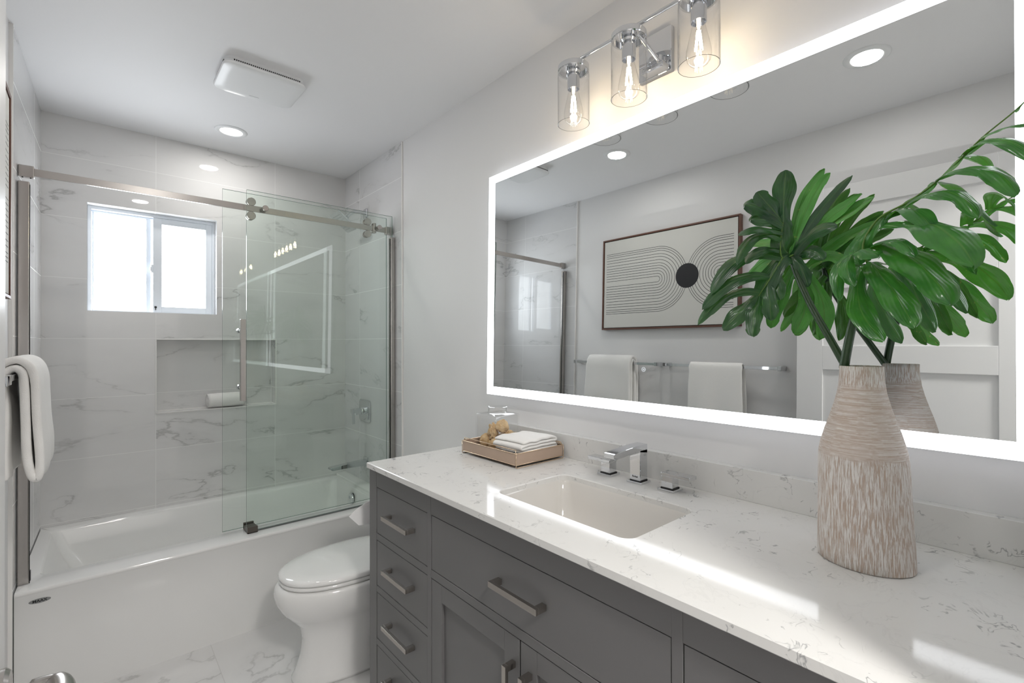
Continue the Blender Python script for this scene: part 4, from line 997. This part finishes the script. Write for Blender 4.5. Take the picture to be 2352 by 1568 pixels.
# ---------------------------------------------------------------- three-light vanity fixture
LX, LY0, LZ = 1.411, -2.443, 2.224
vl = thing('vanity_light', 'chrome three-lamp wall light with clear glass cylinder shades above the mirror', 'wall light', (1.526, LY0, 2.18)); A_ = At(vl)
A_.part('backplate', boxes((1.508,1.526,-2.526,-2.412,2.108,2.243)), M['chrome'], bevel=0.002)
A_.part('arm_mount', boxes((1.470,1.508,-2.520,-2.445,2.108,2.128)), M['chrome'], bevel=0.006, seg=3)
bm = bmesh.new(); tube(bm, [(1.495,-2.500,2.128),(LX,-2.460,LZ)], 0.006, 12); tube(bm, [(1.50,-2.492,2.13),(1.50,-2.492,2.16)], 0.008, 12)
A_.part('support_arm', bm, M['chrome'], smooth=True, auto=40)
bm = bmesh.new(); tube(bm, [(LX,LY0+0.226,LZ),(LX,LY0-0.226,LZ)], 0.0058, 14)
A_.part('cross_bar', bm, M['chrome'], smooth=True, auto=40)
for y in (LY0+0.220, LY0, LY0-0.220):
    c = (LX, y, 0)
    bm = bmesh.new(); lathe(bm, [(0.0001,2.212),(0.050,2.212),(0.052,2.210),(0.052,2.195),(0.050,2.193),(0.044,2.193),(0.044,2.203),(0.0001,2.203)], c, 'Z', 48)
    cap = A_.part('shade_cap', bm, M['chrome'], smooth=True, auto=30)
    bm = bmesh.new(); lathe(bm, [(0.0001,2.203),(0.024,2.203),(0.024,2.192),(0.0205,2.186),(0.0205,2.135),(0.0185,2.135),(0.0185,2.150),(0.0001,2.150)], c, 'Z', 32)
    A_.part('lamp_socket', bm, M['chrome'], parent=cap, smooth=True, auto=30)
    bm = bmesh.new(); prof = [(0.0480,2.194),(0.0522,2.186),(0.0530,2.178),(0.0530,2.0185),(0.0522,2.0180),(0.0512,2.0185),(0.0512,2.178),(0.0500,2.184),(0.0465,2.190)]
    lathe(bm, prof, c, 'Z', 56)
    for f in bm.faces:
        f.material_index = 1 if max(v.co.z for v in f.verts) < 2.0188 else 0
    A_.part('glass_shade', bm, [M['clear'], pmat('shade_rim', (0.12,0.12,0.12), 0.1) if 'shade_rim' not in bpy.data.materials else bpy.data.materials['shade_rim']], smooth=True, auto=35)
    bm = bmesh.new(); lathe(bm, [(0.014,2.150),(0.015,2.135),(0.019,2.115),(0.0265,2.085),(0.0312,2.062),(0.0322,2.048),(0.030,2.036),(0.024,2.027),(0.014,2.0215),(0.0001,2.0195)], c, 'Z', 36)
    bl = A_.part('bulb', bm, M['clear'], smooth=True)
    bm = bmesh.new()
    for k in range(6):
        a = PI/3*k; tube(bm, [(LX+0.010*math.cos(a), y+0.010*math.sin(a), 2.060),(LX+0.005*math.cos(a+.5), y+0.005*math.sin(a+.5), 2.112)], 0.0013, 6)
    A_.part('filament', bm, M['filament'], parent=bl)
    bm = bmesh.new(); lathe(bm, [(0.0001,2.150),(0.006,2.148),(0.004,2.120),(0.0015,2.112),(0.0001,2.111)], c, 'Z', 16); A_.part('bulb_stem', bm, M['bulb_glow'], parent=bl, smooth=True)
    l = bpy.data.lights.new('bulb_lamp', 'POINT'); l.energy = 0.65; l.color = (1.0,0.80,0.58); l.shadow_soft_size = 0.012
    o = bpy.data.objects.new('bulb_lamp', l); COL.objects.link(o); o.parent = vl; o.location = Vector((LX, y, 2.085)) + A_.off

# ---------------------------------------------------------------- left wall: towel bars, towels, picture
BX, BZ = 0.036, 1.199
def towel_bar(y0, y1, label):
    t = thing('towel_bar', label, 'towel bar', (-0.030, (y0+y1)/2, BZ), 'towel bars on the left wall'); a = At(t)
    a.part('bar', boxes((BX-0.005,BX+0.005,min(y0,y1)+0.004,max(y0,y1)-0.004,BZ-0.0085,BZ+0.0085)), M['chrome'], bevel=0.001)
    for y in (y0, y1):
        s = 1 if y == max(y0, y1) else -1
        a.part('bracket', boxes((-0.030,BX+0.012,y-s*0.020,y,BZ-0.0125,BZ+0.0125)), M['chrome'], bevel=0.002)
towel_bar(-0.874, -1.579, 'chrome towel bar nearer the tub, its towel folded wide')
towel_bar(-1.623, -2.321, 'chrome towel bar nearer the white door')
def hang_towel(label, y0, y1, path, th, seed, spread=0.006):
    t = thing('hanging_towel', label, 'towel', (BX, (y0+y1)/2, BZ+0.03), 'towels on the bars'); a = At(t)
    pts = catmull([(x, 0, z) for x, z in path], 6); NY = 26; rings = []
    ztop = max(z for _, z in path)
    for i in range(NY+1):
        y = y0 + (y1-y0)*i/NY; ring = []
        for k, p in enumerate(pts):
            dn = min(1.0, max(0.0, (ztop-p.z)/0.25))
            wob = noise.noise((y*13+seed, k*0.08, seed))*spread*dn + 0.0035*math.sin(y*38+seed+k*0.05)*dn
            ring.append((p.x + wob, y + 0.004*noise.noise((k*0.2, seed, y*3)) + (y-(y0+y1)/2)*0.05*dn, p.z + 0.002*noise.noise((y*20, k*.3, seed))))
        rings.append(ring)
    bm = bmesh.new(); loft(bm, rings, False)
    o = a.part('towel_cloth', bm, M['towel'], smooth=True)
    md = o.modifiers.new('thick','SOLIDIFY'); md.thickness = th; md.offset = 0
    md = o.modifiers.new('sub','SUBSURF'); md.levels = 1; md.render_levels = 1
hang_towel('thin flat white towel on the bar nearer the door, seen only in the mirror', -2.121, -1.806,
    [(0.004,0.80),(0.006,0.95),(0.012,1.12),(0.017,1.185),(0.026,1.210),(0.036,1.2175),(0.047,1.211),(0.054,1.188),(0.055,1.12),(0.054,1.00),(0.052,0.90),(0.051,0.86)], 0.010, 2.0, 0.003)
hang_towel('thick white towel hanging in a doubled loop on the bar nearer the tub', -1.400, -1.030,
    [(0.018,0.915),(0.016,1.00),(0.017,1.10),(0.012,1.17),(0.016,1.206),(0.036,1.222),(0.052,1.208),(0.056,1.16),(0.058,1.08),(0.062,1.00),(0.068,0.94),(0.080,0.910),(0.090,0.930),(0.091,0.99),(0.085,1.07),(0.081,1.14),(0.078,1.19),(0.066,1.228),(0.042,1.2445),(0.014,1.234),(-0.004,1.195),(-0.008,1.12),(-0.007,1.02),(-0.006,0.90)], 0.0205, 9.0, 0.003)
pic = thing('framed_picture', 'walnut framed abstract print of curved black lines meeting at a black disc', 'picture', (-0.030, -1.585, 1.432)); A_ = At(pic)
PY0, PY1, PZ0, PZ1 = -2.082, -1.098, 1.432, 2.078; XF = 0.003
fw = 0.010
bm = bmesh.new()
for b in ((-0.030,XF,PY0,PY0+fw,PZ0,PZ1),(-0.030,XF,PY1-fw,PY1,PZ0,PZ1),(-0.030,XF,PY0+fw,PY1-fw,PZ0,PZ0+fw),(-0.030,XF,PY0+fw,PY1-fw,PZ1-fw,PZ1)): box(bm, *b)
A_.part('frame', bm, M['walnut'], bevel=0.001)
A_.part('dark_liner', boxes((-0.028,-0.006,PY0+fw,PY1-fw,PZ0+fw,PZ1-fw)), M['walnut_dark'])  # dark liner, a narrow band of it visible around the canvas
A_.part('canvas', boxes((-0.006,-0.001,PY0+fw+0.005,PY1-fw-0.005,PZ0+fw+0.005,PZ1-fw-0.005)), M['canvas'])
zc = 1.757; radii = [.213,.200,.186,.166,.148,.127,.107,.090,.073,.055,.037,.019]
bm = bmesh.new(); XI = -0.0007; lw = 0.0013
def inkline(pts):
    P = [Vector((XI,y,z)) for y, z in pts]; rows = []
    for i, p in enumerate(P):
        d = (P[min(i+1,len(P)-1)]-P[max(i-1,0)]).normalized(); s = Vector((0,-d.z,d.y))
        rows.append([p-s*lw, p+s*lw])
    loft(bm, rows, False)
yc1, yc2 = -1.545, -1.965
for r in radii:
    inkline([(-1.132, zc+r)] + [(yc1 - r*math.sin(t), zc + r*math.cos(t)) for t in (PI*k/48 for k in range(49))] + [(-1.132, zc-r)])
    inkline([(-2.045, zc+r)] + [(yc2 + r*math.sin(t), zc + r*math.cos(t)) for t in (PI*k/48 for k in range(49))] + [(-2.045, zc-r)])
A_.part('printed_lines', bm, M['ink'])
bm = bmesh.new(); v = [bm.verts.new((XI+0.0003, -1.755+0.077*math.cos(2*PI*k/64), zc+0.077*math.sin(2*PI*k/64))) for k in range(64)]; bm.faces.new(v)
A_.part('black_disc', bm, M['ink'])

# unseen fill light added in the hallway to brighten the bathroom
hl_ = thing('hall_fill_light', 'added fill light on the unseen hallway ceiling, brightening the bathroom through the doorway', 'ceiling light', (0.5, -4.1, CZ))
bm = bmesh.new(); lathe(bm, [(0.0001,-0.02),(0.16,-0.02),(0.17,-0.012),(0.17,0.0)], (0,0,0), 'Z', 40); mkobj('diffuser', bm, M['plastic'], hl_, smooth=True, auto=40)
area('hall_fill_lamp', (0,0,-0.03), (0,0,0), 0.32, 0.32, 44.0, (1.0,0.97,0.93), 'DISK', hl_)
